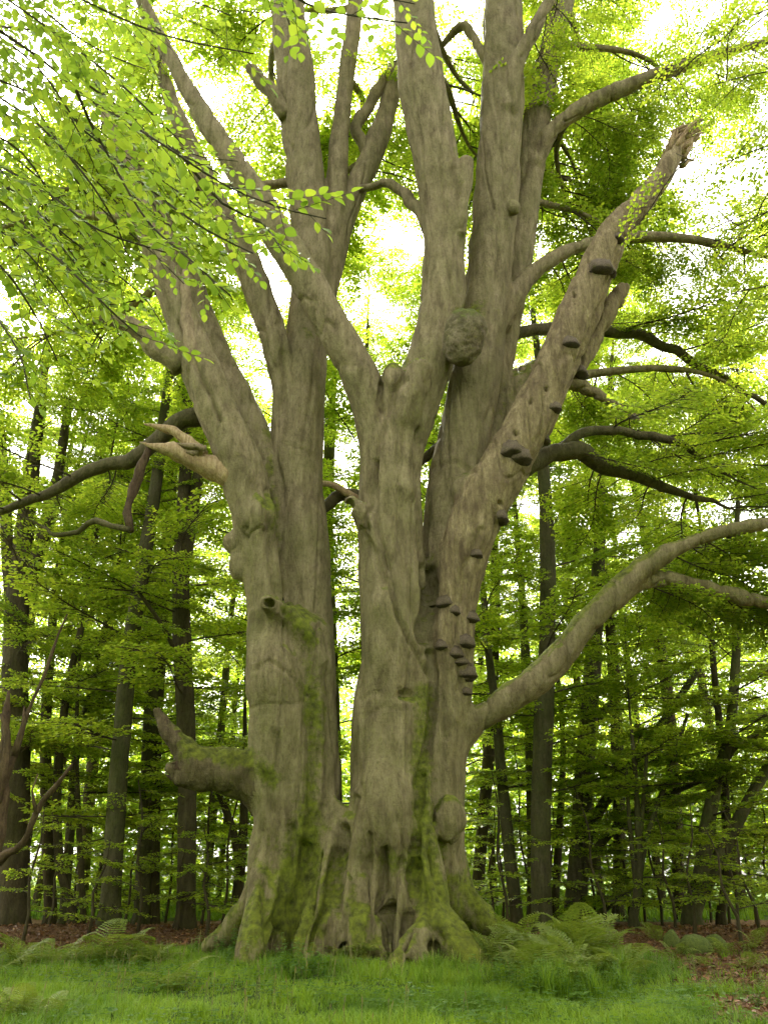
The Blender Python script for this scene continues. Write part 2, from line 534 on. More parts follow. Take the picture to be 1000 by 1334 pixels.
def bough_meshes(tagname, n, L, leaf, detail, mat, seed, **kw):
    out = []
    for k in range(n):
        rg = np.random.default_rng(seed + k)
        ch, lp, ld, ln = branch_skeleton(rg, L, **kw)
        mb = MB()
        for i, c in enumerate(ch):
            V, T, Q = tube(c, 5 if i == 0 else 3, 0.35 if i == 0 else 0.3)
            mb.add(V, T, Q)
        wood = mb.mesh(tagname + '_wood', M['twig'])
        m = len(lp)
        LL = leaf * rg.uniform(0.7, 1.2, m)
        V, T, idx = leaves_np(lp, ld, ln, LL, LL * 0.66, detail)
        tint = rg.random(m)
        fol = mesh_np(tagname + '_leaves', V, T, mat, smooth=False, attrs={'tint': tint[idx]})
        out.append((wood, fol, m))
    return out
BOUGH = bough_meshes('bough', 6, 3.2, 0.098, 1, M['leaf'], 100)
SBOUGH = bough_meshes('small_bough', 4, 1.7, 0.085, 1, M['leaf'], 200, sub=0.22)
print('leaves per bough', [b[2] for b in BOUGH], [b[2] for b in SBOUGH])

def put_bough(parent, p, yaw, pitch, roll, scale, kind=BOUGH, name='branch', leafy=True):
    wd, fo, _ = kind[random.randrange(len(kind))]
    o = obj(name, wd, parent)
    pl = np.array(parent.location)
    o.location = np.asarray(p) - pl
    o.rotation_euler = (roll, -pitch, yaw)
    o.scale = (scale, scale * random.choice((-1, 1)), scale)
    if leafy:
        f = obj('foliage', fo, o, 'stuff')
    return o

# ------------------------------------------------------------------ the ancient beech
H = 0.04
LO = np.array([-9.5, 13.6, -0.5])
HI = np.array([9.3, 19.2, 29.6])
class Field:
    def __init__(s):
        s.n = np.ceil((HI - LO) / H).astype(int) + 1
        s.d = np.full(s.n, 1.0, np.float32)
        s.lab = np.full(s.n, -1, np.int8)
        s.best = np.full(s.n, 1.0, np.float32)
        s.tmp = np.full(s.n, 1.0, np.float32)
        s.ax = [LO[i] + np.arange(s.n[i]) * H for i in range(3)]
        s.names = []
    def box(s, lo, hi):
        a = np.clip(np.floor((lo - LO) / H).astype(int), 0, s.n - 1)
        b = np.clip(np.ceil((hi - LO) / H).astype(int) + 1, 1, s.n)
        return tuple(slice(x, y) for x, y in zip(a, b))
    def label(s, name):
        s.names.append(name)
        return len(s.names) - 1
    def chain(s, C, lab, k=0.15, step=0.45, squash=None):
        C = resample(C, step)
        pad = k + 0.15
        los, his = [], []
        for a, b in zip(C[:-1], C[1:]):
            rm = max(a[3], b[3]) + pad
            lo = np.minimum(a[:3], b[:3]) - rm
            hi = np.maximum(a[:3], b[:3]) + rm
            sl = s.box(lo, hi)
            if any(q.stop - q.start < 2 for q in sl): continue
            x = s.ax[0][sl[0]][:, None, None]; y = s.ax[1][sl[1]][None, :, None]; z = s.ax[2][sl[2]][None, None, :]
            ab = b[:3] - a[:3]
            l2 = max(float(ab @ ab), 1e-9)
            t = np.clip(((x - a[0]) * ab[0] + (y - a[1]) * ab[1] + (z - a[2]) * ab[2]) / l2, 0, 1)
            d = np.sqrt((x - a[0] - t * ab[0]) ** 2 + (y - a[1] - t * ab[1]) ** 2 + (z - a[2] - t * ab[2]) ** 2) - (a[3] + t * (b[3] - a[3]))
            s.tmp[sl] = np.minimum(s.tmp[sl], d.astype(np.float32))
            los.append(lo); his.append(hi)
        s.merge(s.box(np.min(los, 0), np.max(his, 0)), lab, k)
    def ball(s, c, r, lab, k=0.12):
        """an ellipsoid, r = (rx, ry, rz)"""
        c = np.asarray(c); r = np.asarray(r, float) * np.ones(3)
        sl = s.box(c - r - 0.4, c + r + 0.4)
        x = s.ax[0][sl[0]][:, None, None]; y = s.ax[1][sl[1]][None, :, None]; z = s.ax[2][sl[2]][None, None, :]
        q = np.sqrt(((x - c[0]) / r[0]) ** 2 + ((y - c[1]) / r[1]) ** 2 + ((z - c[2]) / r[2]) ** 2)
        s.tmp[sl] = ((q - 1) * r.min()).astype(np.float32)
        s.merge(sl, lab, k)
    def merge(s, sl, lab, k):
        a, b = s.d[sl], s.tmp[sl]
        h = np.clip(0.5 + 0.5 * (b - a) / k, 0, 1)
        m = b < 0.6
        new = b * (1 - h) + a * h - k * h * (1 - h)
        s.d[sl] = np.where(m, new, a)
        near = b < s.best[sl]
        s.lab[sl] = np.where(near, lab, s.lab[sl])
        s.best[sl] = np.minimum(s.best[sl], b)
        s.tmp[sl] = 1.0
    def carve(s, c, r, k=0.08):
        c = np.asarray(c); r = np.asarray(r, float) * np.ones(3)
        sl = s.box(c - r - 0.3, c + r + 0.3)
        x = s.ax[0][sl[0]][:, None, None]; y = s.ax[1][sl[1]][None, :, None]; z = s.ax[2][sl[2]][None, None, :]
        q = (np.sqrt(((x - c[0]) / r[0]) ** 2 + ((y - c[1]) / r[1]) ** 2 + ((z - c[2]) / r[2]) ** 2) - 1) * r.min()
        a, b = s.d[sl], -q
        h = np.clip(0.5 - 0.5 * (b - a) / k, 0, 1)
        s.d[sl] = (b * (1 - h) + a * h + k * h * (1 - h)).astype(np.float32)
    def mesh(s):
        d = s.d
        S = d < 0
        n = s.n
        cnt = np.zeros(n - 1, np.int8)
        for i in (0, 1):
            for j in (0, 1):
                for k in (0, 1):
                    cnt += S[i:n[0] - 1 + i, j:n[1] - 1 + j, k:n[2] - 1 + k]
        act = (cnt > 0) & (cnt < 8)
        I = np.argwhere(act)
        ids = np.full(n - 1, -1, np.int32)
        ids[act] = np.arange(len(I))
        acc = np.zeros((len(I), 3)); num = np.zeros(len(I))
        corners = [(i, j, k) for i in (0, 1) for j in (0, 1) for k in (0, 1)]
        val = {c: d[I[:, 0] + c[0], I[:, 1] + c[1], I[:, 2] + c[2]].astype(float) for c in corners}
        for c in corners:
            for ax in range(3):
                if c[ax] == 0:
                    e = list(c); e[ax] = 1; e = tuple(e)
                    a, b = val[c], val[e]
                    x = (a < 0) != (b < 0)
                    t = np.where(x, a / np.where(x, a - b, 1), 0)
                    p = np.array(c, float)[None] + 0
                    p = np.repeat(p, len(I), 0); p[:, ax] = t
                    acc += p * x[:, None]; num += x
        V = LO + (I + acc / num[:, None]) * H
        lab = s.lab[I[:, 0], I[:, 1], I[:, 2]]
        Q = []
        for ax in range(3):
            b, c = [(1, 2), (2, 0), (0, 1)][ax]
            sl0 = [slice(None)] * 3; sl1 = [slice(None)] * 3
            sl0[ax] = slice(0, -1); sl1[ax] = slice(1, None)
            X = S[tuple(sl0)] != S[tuple(sl1)]
            E = np.argwhere(X)
            ok = (E[:, b] > 0) & (E[:, c] > 0) & (E[:, b] < n[b] - 1) & (E[:, c] < n[c] - 1)
            E = E[ok]
            def cell(db, dc):
                q = E.copy(); q[:, b] += db; q[:, c] += dc
                return ids[q[:, 0], q[:, 1], q[:, 2]]
            q = np.stack([cell(-1, -1), cell(0, -1), cell(0, 0), cell(-1, 0)], -1)
            inside0 = S[E[:, 0], E[:, 1], E[:, 2]]
            q[~inside0] = q[~inside0][:, ::-1]
            Q.append(q)
        Q = np.concatenate(Q)
        Q = Q[(Q >= 0).all(1)]
        return V, Q, lab

def vnormals(V, Q):
    a, b, c, d = (V[Q[:, i]] for i in range(4))
    fn = np.cross(c - a, d - b)
    n = np.zeros_like(V)
    for i in range(4):
        np.add.at(n, Q[:, i], fn)
    return n / (np.linalg.norm(n, axis=1)[:, None] + 1e-12)

F_ = Field()
CH = {}
def ch(name, rows, part, k=0.15, step=0.45):
    C = chain_px(rows)
    C[:, 3] *= {'CL': 0.76, 'Hb': 0.80, 'Hc': 0.85, 'D': 0.87, 'C': 0.88, 'E': 0.86, 'LB': 0.92, 'LC': 0.85, 'LA': 0.85, 'LBr': 0.85, 'EB': 0.8, 'FB': 0.8, 'D2': 0.85, 'FL': 0.92, 'FL2': 0.88, 'S': 0.92, 'GB': 0.9, 'LT': 0.96, 'RT': 0.97}.get(name, 1.0)
    CH[name] = C
    lab = F_.names.index(part) if part in F_.names and part in ('trunk', ) else F_.label(part)
    F_.chain(C, lab, k, step)
    return lab
def lump(px, py, Y, hw, lab, hy=None, depth=None, k=0.12):
    p, s = P(px, py, Y)
    F_.ball(p, (hw * s, (depth or hw) * s, (hy or hw) * s), lab, k)

# left trunk and its stems
ch('LT', [(392, 1300, 62, 16.6), (390, 1240, 62, 16.6), (390, 1170, 58, 16.6), (388, 1090, 57, 16.6), (388, 1000, 59, 16.6), (386, 910, 56, 16.6), (384, 840, 52, 16.6)], 'trunk', 0.3)
LT = F_.names.index('trunk')
ch('LTf', [(352, 1090, 22, 16.1), (355, 1000, 30, 16.1), (358, 900, 33, 16.1), (352, 830, 30, 16.1)], 'trunk', 0.3)
ch('LB', [(398, 880, 40, 16.9), (400, 800, 35, 16.9), (397, 700, 33, 16.9), (387, 610, 34, 16.9), (390, 510, 34, 16.9), (401, 430, 28, 17.0), (405, 330, 27, 17.0), (397, 220, 27, 17.0), (385, 110, 27, 16.8), (374, 0, 24, 16.6), (366, -110, 21, 16.4)], 'stem', 0.10)
ch('FL', [(345, 900, 24, 16.0), (346, 830, 25, 16.0), (340, 740, 27, 16.0), (330, 680, 28, 15.9), (313, 605, 31, 15.8), (285, 540, 30, 15.7), (264, 485, 27, 15.6), (242, 425, 25, 15.5), (220, 370, 22, 15.4), (196, 305, 19, 15.3), (168, 230, 14, 15.2), (140, 150, 9, 15.1), (125, 100, 5, 15.0)], 'stem', 0.14)
ch('FL2', [(378, 760, 24, 16.9), (366, 680, 28, 16.9), (340, 605, 30, 16.9), (308, 530, 29, 16.9), (280, 465, 26, 16.9), (254, 400, 23, 16.9), (226, 330, 20, 16.9), (190, 250, 17, 16.9), (150, 160, 14, 16.9)], 'stem', 0.10)
ch('LC', [(380, 540, 18, 16.7), (367, 480, 21, 16.5), (346, 410, 21, 16.3), (325, 350, 20, 16.2), (298, 295, 18, 16.1), (262, 220, 15, 16.0), (230, 150, 12, 15.9), (200, 60, 10, 15.8), (180, -20, 9, 15.7)], 'stem', 0.07)
ch('LA', [(428, 330, 17, 17.3), (437, 270, 17, 17.3), (440, 200, 16, 17.3), (452, 100, 14, 17.3), (462, 10, 12, 17.3), (468, -80, 10, 17.3)], 'stem', 0.12)
ch('LBr', [(420, 400, 20, 17.4), (440, 310, 19, 17.5), (460, 255, 18, 17.6), (482, 205, 17, 17.8), (502, 150, 15, 18.0), (515, 90, 12, 18.2)], 'stem', 0.12)
# right trunk and its stems
ch('RT', [(512, 1300, 64, 16.4), (512, 1220, 60, 16.4), (512, 1150, 56, 16.4), (508, 1080, 52, 16.4), (507, 1000, 51, 16.4), (512, 900, 47, 16.4), (516, 820, 46, 16.4), (514, 740, 44, 16.4)], 'trunk', 0.25)
ch('RT2', [(562, 1250, 38, 16.9), (562, 1150, 40, 16.9), (566, 1050, 40, 16.8), (572, 960, 36, 16.7), (575, 880, 34, 16.7), (580, 800, 34, 16.7)], 'trunk', 0.2)
ch('RF', [(515, 850, 40, 16.3), (510, 760, 42, 16.2), (508, 690, 42, 16.2), (508, 630, 40, 16.1), (515, 565, 40, 16.1), (524, 520, 38, 16.1)], 'stem', 0.14)
ch('CL', [(494, 640, 24, 16.0), (488, 560, 29, 15.9), (468, 490, 31, 15.7), (437, 430, 30, 15.5), (402, 370, 28, 15.3), (367, 310, 27, 15.1), (335, 258, 24, 14.9), (300, 205, 20, 14.8), (258, 140, 16, 14.7), (215, 60, 13, 14.6), (180, -10, 11, 14.5)], 'stem', 0.12)
ch('C', [(528, 560, 36, 16.1), (548, 505, 36, 16.1), (566, 450, 35, 16.1), (576, 390, 34, 16.0), (579, 310, 32, 15.9), (571, 230, 34, 15.7), (556, 150, 34, 15.5), (546, 80, 33, 15.3), (540, 10, 30, 15.1), (534, -80, 27, 14.9)], 'stem', 0.12)
ch('D', [(575, 800, 40, 16.9), (585, 700, 42, 16.9), (597, 610, 41, 16.9), (610, 540, 40, 16.9), (622, 470, 38, 16.9), (633, 390, 35, 16.9), (641, 300, 33, 16.8), (650, 200, 32, 16.6), (655, 100, 31, 16.4), (655, 0, 28, 16.2), (656, -90, 25, 16.0)], 'stem', 0.10)
ch('E', [(645, 500, 20, 17.6), (664, 400, 20, 17.7), (680, 300, 21, 17.7), (691, 220, 21, 17.6), (702, 140, 20, 17.5), (716, 70, 19, 17.4), (734, -10, 17, 17.3), (748, -90, 15, 17.2)], 'stem', 0.10)
ch('D2', [(662, 140, 11, 16.0), (672, 85, 12, 15.8), (692, 45, 11, 15.6), (718, -5, 10, 15.4), (745, -60, 9, 15.2)], 'limb', 0.12)
ch('EB', [(698, 210, 13, 17.3), (715, 175, 14, 17.1), (745, 148, 14, 16.9), (790, 124, 13, 16.7), (825, 110, 10, 16.6), (845, 102, 5, 16.5)], 'limb', 0.12)
ch('FB', [(655, 420, 17, 17.2), (672, 380, 17, 17.2), (700, 350, 14, 17.3), (745, 325, 12, 17.4), (790, 312, 10, 17.5), (830, 309, 8, 17.55), (850, 308, 4, 17.6)], 'limb', 0.14)
ch('GB', [(612, 650, 26, 17.6), (640, 565, 27, 17.7), (668, 515, 25, 17.8), (705, 487, 21, 18.0), (750, 500, 12, 18.2), (790, 522, 7, 18.4), (830, 545, 3, 18.5)], 'limb', 0.12)
ch('S', [(588, 930, 26, 16.5), (588, 860, 30, 16.4), (592, 790, 30, 16.3), (603, 720, 33, 16.2), (628, 655, 36, 16.1), (660, 600, 36, 16.0), (692, 545, 33, 15.9), (722, 480, 31, 15.8), (752, 412, 29, 15.7), (777, 352, 26, 15.6), (798, 303, 23, 15.5), (828, 272, 17, 15.5), (852, 243, 14, 15.4), (872, 210, 11, 15.4), (888, 178, 9, 15.4)], 'dead_stem', 0.14)
ch('S2', [(748, 480, 15, 16.2), (775, 432, 15, 16.3), (798, 395, 12, 16.3), (812, 375, 7, 16.3)], 'dead_stem', 0.10)
ch('Hb', [(590, 965, 26, 16.7), (625, 938, 23, 16.6), (660, 912, 23, 16.5), (700, 884, 23, 16.4), (735, 850, 23, 16.3), (765, 810, 21, 16.2), (795, 778, 19, 16.1), (845, 735, 15, 16.0), (895, 707, 12, 15.9), (950, 690, 10, 15.8), (1010, 680, 8, 15.7)], 'limb', 0.20)
ch('Hc', [(795, 785, 12, 16.1), (830, 760, 11, 16.2), (870, 753, 10, 16.3), (910, 762, 11, 16.4), (955, 776, 11, 16.5), (1010, 788, 10, 16.6)], 'limb', 0.10)
ch('LS', [(365, 1045, 30, 16.3), (325, 1012, 31, 16.2), (285, 1000, 27, 16.1), (255, 996, 23, 16.0), (234, 972, 13, 15.9), (217, 948, 9.5, 15.9), (203, 926, 6, 15.9)], 'broken_limb', 0.16)
ch('LS2', [(260, 1012, 18, 16.0), (236, 1012, 14, 15.9), (222, 1000, 9, 15.85)], 'broken_limb', 0.08)
# roots
ch('r1', [(350, 1100, 26, 16.3), (345, 1170, 27, 15.9), (333, 1215, 24, 15.5), (322, 1248, 20, 15.2), (318, 1275, 12, 14.9)], 'root', 0.22)
ch('r2', [(345, 1130, 18, 16.6), (325, 1185, 15, 16.7), (300, 1215, 11, 16.9), (270, 1232, 7, 17.0)], 'root', 0.25)
ch('r3', [(425, 1090, 20, 16.1), (420, 1150, 23, 15.9), (408, 1205, 22, 15.6), (395, 1240, 17, 15.4), (385, 1265, 10, 15.2)], 'root', 0.14)
ch('r4', [(462, 1080, 20, 16.0), (455, 1140, 20, 15.9), (458, 1190, 19, 15.6), (468, 1230, 20, 15.3), (470, 1262, 14, 15.0)], 'root', 0.12)
ch('r5', [(500, 1100, 20, 15.95), (515, 1150, 18, 15.8), (512, 1200, 16, 15.7), (515, 1240, 13, 15.6)], 'root', 0.08)
ch('r6', [(545, 1090, 24, 16.0), (556, 1140, 26, 15.9), (566, 1190, 27, 15.7), (590, 1228, 24, 15.4), (615, 1256, 17, 15.1), (640, 1275, 9, 14.9)], 'root', 0.14)
ch('r7', [(560, 1205, 18, 15.4), (535, 1228, 16, 15.0), (520, 1250, 14, 14.6), (512, 1272, 11, 14.3), (508, 1290, 7, 14.1)], 'root', 0.12)
ch('r8', [(580, 1120, 22, 16.9), (598, 1170, 22, 17.0), (630, 1200, 18, 17.0), (662, 1218, 15, 17.0), (690, 1232, 9, 17.0)], 'root', 0.16)
ch('r9', [(535, 1160, 14, 15.8), (548, 1200, 13, 15.6), (545, 1235, 11, 15.4)], 'root', 0.07)
ch('r10', [(480, 1150, 13, 15.75), (484, 1195, 13, 15.5), (486, 1225, 12, 15.35), (500, 1245, 8, 15.1)], 'root', 0.07)
# knots, burl, swellings
kn = F_.label('knot'); lump(337, 672, 15.62, 22, kn, 28, k=0.2)
kn = F_.label('knot'); lump(303, 706, 15.9, 13, kn, 15, k=0.08); lump(310, 735, 15.9, 12, kn, 22)
kn = F_.label('knot')
F_.chain(chain_px([(375, 830, 18, 16.0), (362, 800, 16, 15.7), (350, 786, 13, 15.4)]), kn, 0.12)
kn = F_.label('knot'); lump(497, 790, 15.66, 16, kn, 19, k=0.2); lump(503, 840, 15.85, 24, kn, 60, k=0.3)
kn = F_.label('knot')
F_.chain(chain_px([(490, 700, 20, 15.9), (474, 672, 16, 15.7), (458, 656, 11, 15.55)]), kn, 0.10)
kn = F_.label('knot')
F_.chain(chain_px([(525, 545, 20, 15.6), (540, 508, 17, 15.4), (547, 482, 15, 15.3)]), kn, 0.10)
lump(513, 495, 15.5, 12, kn, 22)
kn = F_.label('knot'); lump(530, 640, 15.68, 12, kn, 14, k=0.16)
kn = F_.label('knot')
F_.chain(chain_px([(596, 300, 14, 15.6), (604, 250, 12, 15.5), (606, 212, 10, 15.4)]), kn, 0.08)
kn = F_.label('knot'); lump(610, 640, 16.2, 22, kn, 26, k=0.15)
kn = F_.label('knot'); lump(668, 270, 16.2, 9, kn, 12, k=0.06)
lump(584, 1068, 16.1, 19, LT, 30, k=0.08); lump(556, 1035, 15.9, 12, LT, 34); lump(548, 1080, 15.85, 14, LT, 22, k=0.08)
lump(352, 872, 15.75, 22, LT, 34, k=0.35); lump(498, 1060, 15.85, 36, LT, 60, k=0.35)
lump(472, 930, 16.1, 14, LT, 40, k=0.3)
lump(565, 1262, 15.7, 26, LT, 30, k=0.2); lump(548, 1262, 15.0, 20, LT, 22, k=0.2); lump(432, 1222, 15.65, 17, LT, 46, k=0.2); lump(440, 1110, 16.1, 14, LT, 60, k=0.2)
bl = F_.label('burl')
lump(606, 432, 15.3, 28, bl, 31, k=0.16); lump(601, 452, 15.38, 23, bl, 27, k=0.2)
# hollows and creases
for px, py, Y, a, b in ((561, 792, 15.75, 8, 36), (508, 1205, 15.45, 5, 36), (455, 655, 15.38, 6, 7),
                        (350, 784, 15.22, 6, 4), (540, 1130, 15.5, 4, 36), (528, 1250, 15.2, 10, 12), (366, 1245, 15.2, 12, 14),
                        (568, 1030, 15.75, 8, 22), (590, 1085, 15.6, 12, 12)):
    p, s = P(px, py, Y)
    F_.carve(p, (a * s, 0.32, b * s), 0.10)

V, Q, LAB = F_.mesh()
NAMES = F_.names
del F_.tmp, F_.best
nrm = vnormals(V, Q)
# relief: flutes that follow the stems, lumps, wrinkles
lowz = np.clip(1 - V[:, 2] / 5.0, 0, 1)
dsp = 0.075 * fbm(V * np.array([0.9, 0.9, 0.5]), 3)
dsp += (0.04 + 0.10 * lowz) * fbm(V * np.array([2.1, 2.1, 0.35]) + 5, 3)
dsp += 0.030 * fbm(V * np.array([4.0, 4.0, 1.6]) + 9, 3)
dsp -= 0.05 * np.exp(-(fbm(V * np.array([1.7, 1.7, 0.22]) + 40, 2) / 0.05) ** 2)
dsp += 0.014 * fbm(V * np.array([8, 8, 1.2]) + 2, 2)
lab_names = np.array(NAMES)[LAB]
isburl = lab_names == 'burl'
dsp[isburl] = 0.03 * fbm(V[isburl] * 11, 2) + 0.02 * fbm(V[isburl] * 3, 1)
isstub = lab_names == 'broken_limb'
dsp[isstub] += 0.08 * fbm(V[isstub] * 3.2, 3)
isdead = lab_names == 'dead_stem'
dsp[isdead] += 0.03 * fbm(V[isdead] * np.array([5, 5, 0.9]) + 4, 2)
# creases, seams and ridges of the bark, drawn on the side that faces the path
vv = V - CAM
dep = vv[:, 1] * CP + vv[:, 2] * SP
PX = 500 + FPX * vv[:, 0] / dep
PY = 667 - FPX * (-vv[:, 1] * SP + vv[:, 2] * CP) / dep
facing = sstep(0.05, 0.35, -(nrm * vv).sum(1) / np.linalg.norm(vv, axis=1))
def stroke(pts, w, depth, ymax=19.0, jag=3.0):
    pts = np.array(pts, float)
    wob = fbm(np.column_stack([PX * 0.05, PY * 0.05, PX * 0 + pts[0, 0]]), 2) * jag
    best = np.full(len(V), 1e9)
    m = (PX > pts[:, 0].min() - 4 * w - 8) & (PX < pts[:, 0].max() + 4 * w + 8) & (PY > pts[:, 1].min() - 4 * w - 8) & (PY < pts[:, 1].max() + 4 * w + 8) & (V[:, 1] < ymax)
    x, y = PX[m] + wob[m], PY[m] + wob[m] * 0.6
    b = np.full(m.sum(), 1e9)
    for p, q in zip(pts[:-1], pts[1:]):
        e = q - p
        t = np.clip(((x - p[0]) * e[0] + (y - p[1]) * e[1]) / (e @ e), 0, 1)
        b = np.minimum(b, np.hypot(x - p[0] - t * e[0], y - p[1] - t * e[1]))
    dsp[m] += -depth * np.exp(-(b / w) ** 2) * facing[m]
for pts, w_, dp in (
    ([(232, 420), (248, 462), (262, 490), (278, 525), (288, 548)], 3, 0.14), ([(243, 440), (268, 500), (300, 560), (322, 620)], 8, -0.05),
    ([(325, 922), (352, 917), (382, 918), (415, 908)], 2.5, 0.025), ([(332, 872), (350, 860), (372, 874), (390, 892), (412, 908)], 3, 0.045),
    ([(366, 780), (385, 800), (405, 830), (420, 860)], 6, -0.09), ([(372, 815), (398, 850), (405, 920), (412, 1000), (408, 1090), (398, 1170), (390, 1240)], 11, 0.17),
    ([(425, 880), (432, 960), (430, 1040), (418, 1110)], 6, 0.07), ([(360, 960), (366, 1020), (362, 1090), (352, 1170)], 8, 0.08), ([(345, 1010), (352, 1060), (348, 1130)], 5, 0.07),
    ([(487, 600), (490, 680), (505, 745), (520, 805), (538, 840), (556, 880)], 3.5, 0.12), ([(470, 690), (486, 720), (498, 760)], 4, 0.08),
    ([(546, 560), (547, 640), (549, 700), (553, 760)], 4, 0.14), ([(520, 640), (522, 700), (535, 760), (545, 820)], 7, 0.06),
    ([(560, 850), (566, 910), (556, 970), (546, 1020), (548, 1080), (538, 1110)], 5, 0.17), ([(552, 860), (554, 930), (546, 990)], 4, -0.06),
    ([(494, 500), (497, 560), (484, 632), (478, 690)], 3.5, 0.13), ([(527, 494), (512, 512), (505, 540)], 4, 0.10), ([(556, 500), (535, 540), (522, 600)], 6, 0.05),
    ([(481, 1090), (478, 1150), (484, 1225)], 4, 0.13), ([(503, 1110), (498, 1170), (502, 1240)], 5, 0.22), ([(522, 1120), (520, 1150), (508, 1190)], 4, 0.12), ([(540, 1120), (535, 1170), (530, 1230)], 5, 0.15),
    ([(462, 1040), (448, 1110), (436, 1180), (428, 1240)], 5, 0.12), ([(455, 960), (470, 1040), (468, 1120)], 7, 0.06), ([(560, 1110), (575, 1160), (600, 1215)], 6, 0.09), ([(545, 1130), (556, 1180), (575, 1225)], 5, 0.08),
    ([(380, 1080), (375, 1150), (362, 1215)], 7, 0.10), ([(340, 1150), (350, 1200), (356, 1245)], 6, 0.10), ([(415, 1110), (405, 1170), (412, 1235)], 5, 0.12),
    ([(472, 935), (488, 925), (500, 922)], 4, 0.03), ([(470, 912), (482, 905), (492, 902)], 3, 0.03), ([(515, 925), (518, 990), (512, 1050)], 9, 0.04),
    ([(812, 308), (796, 350), (780, 400), (766, 440), (752, 480)], 3, 0.10), ([(640, 640), (672, 600), (705, 560), (735, 500)], 6, -0.03), ([(600, 900), (597, 820), (606, 740), (625, 690)], 4, 0.08), ([(578, 960), (574, 900), (580, 850)], 4, 0.06),
    ([(556, 440), (552, 380), (556, 310)], 6, 0.04), ([(598, 380), (600, 300), (592, 220)], 4, 0.06), ([(646, 380), (652, 290), (660, 210), (668, 140)], 4, 0.05),
    ([(370, 600), (376, 580), (400, 590), (412, 600)], 3, 0.03), ([(368, 460), (372, 500), (368, 540)], 4, 0.09), ([(350, 640), (352, 690), (358, 760), (372, 800)], 4, 0.10),
    ([(330, 640), (322, 660), (320, 690)], 3, 0.06), ([(318, 690), (325, 740), (328, 790)], 4, 0.05), ([(560, 610), (590, 600), (618, 615)], 4, 0.05)):
    stroke(pts, w_, dp)
stroke([(557, 742), (560, 790), (553, 832)], 6, 0.40)
stroke([(523, 904), (537, 906)], 6, 0.14)
for hx, hy in ((745, 382), (690, 521), (671, 563), (648, 655), (712, 505)):
    stroke([(hx, hy), (hx + 1, hy + 2)], 2.0, 0.14, jag=0.5)
stroke([(508, 1185), (506, 1245)], 4, 0.16)
stroke([(444, 1075), (432, 1150), (410, 1235)], 5, 0.26)
stroke([(398, 1100), (385, 1170), (372, 1240)], 6, 0.22)
V = V + nrm * dsp[:, None]
nrm = vnormals(V, Q)
# moss: soft cushions on upward faces, on the root flare and in streaks down the wet side
n_big = fbm(V * 0.55 + 31, 3)
moss = 0.75 * sstep(0.2, 0.7, nrm[:, 2]) + 0.50 * sstep(3.4, 0.6, V[:, 2]) * sstep(-0.3, 0.25, n_big)
def mossline(pts, w, amt):
    pts = np.array(pts, float)
    m = (PX > pts[:, 0].min() - 3 * w) & (PX < pts[:, 0].max() + 3 * w) & (PY > pts[:, 1].min() - 3 * w) & (PY < pts[:, 1].max() + 3 * w) & (V[:, 1] < 19)
    b = np.full(m.sum(), 1e9)
    for p, q in zip(pts[:-1], pts[1:]):
        e = q - p
        t = np.clip(((PX[m] - p[0]) * e[0] + (PY[m] - p[1]) * e[1]) / (e @ e), 0, 1)
        b = np.minimum(b, np.hypot(PX[m] - p[0] - t * e[0], PY[m] - p[1] - t * e[1]))
    moss[m] += amt * np.exp(-(b / w) ** 2)
for pts, w_, am in (([(385, 800), (402, 850), (408, 940), (402, 1040), (388, 1130), (372, 1210)], 18, 0.6), ([(425, 900), (425, 1000), (410, 1100)], 16, 0.3), ([(375, 790), (412, 835)], 8, 0.5),
                    ([(552, 900), (548, 1000), (552, 1080), (562, 1150), (585, 1205), (615, 1235)], 18, 0.85), ([(450, 1060), (432, 1150), (415, 1220)], 10, 0.3), ([(562, 720), (552, 765)], 6, 0.5),
                    ([(245, 978), (270, 975), (320, 985), (350, 1010)], 20, 0.95), ([(335, 645), (345, 655)], 9, 0.8), ([(495, 480), (530, 472)], 8, 0.7), ([(585, 120), (600, 230), (605, 330)], 7, 0.45),
                    ([(668, 150), (660, 300), (648, 420)], 8, 0.3), ([(400, 430), (425, 560), (428, 700), (435, 850)], 10, 0.4), ([(345, 560), (356, 640), (362, 700)], 10, 0.6), ([(500, 1120), (540, 1130), (560, 1180)], 20, 0.35),
                    ([(470, 1100), (460, 1170), (470, 1235)], 12, 0.3), ([(640, 900), (720, 840), (790, 765), (850, 715)], 9, 0.6), ([(600, 1150), (640, 1195)], 14, 0.4), ([(650, 540), (690, 480)], 14, 0.5), ([(622, 402), (598, 408)], 13, 0.8)):
    mossline(pts, w_, am)
moss = moss + 0.28 * np.clip(nrm[:, 0], 0, 1) * sstep(0.0, 0.5, n_big)
moss = np.clip(moss - 0.10, 0, 1)
moss[isdead] *= 0.25

beech = thing('ancient_beech', 'huge ancient multi-stemmed beech with mossy roots, burl and one dead broken stem', 'tree', (-0.7, 16.5, 0.0))
BL = np.array(beech.location)
PARTS = {}
flab = LAB[Q[:, 0]]
mat_of = {'burl': 'burl', 'broken_limb': 'stub'}
deadness = isdead * sstep(930, 800, PY)
done = {}
for li in np.unique(flab):
    name = NAMES[li]
    q = Q[flab == li]
    used, inv = np.unique(q, return_inverse=True)
    q2 = inv.reshape(-1, 4)
    me = mesh_np(name, V[used] - BL, q2, M[mat_of.get(name, 'bark')], attrs={'moss': moss[used], 'dead': deadness[used]})
    if len(me.vertices) == len(used):
        me.normals_split_custom_set_from_vertices([tuple(x) for x in nrm[used]])
    o = obj(name, me, beech)
    PARTS.setdefault(name, []).append(o)
PARTS['dead_stem'][0]['label'] = 'bare dead stem dotted with bracket fungi'
if 'burl' in PARTS: PARTS['burl'][0]['label'] = 'round knobbly burl'
BVH = BVHTree.FromPolygons([tuple(v) for v in V], [tuple(int(i) for i in q) for q in Q])
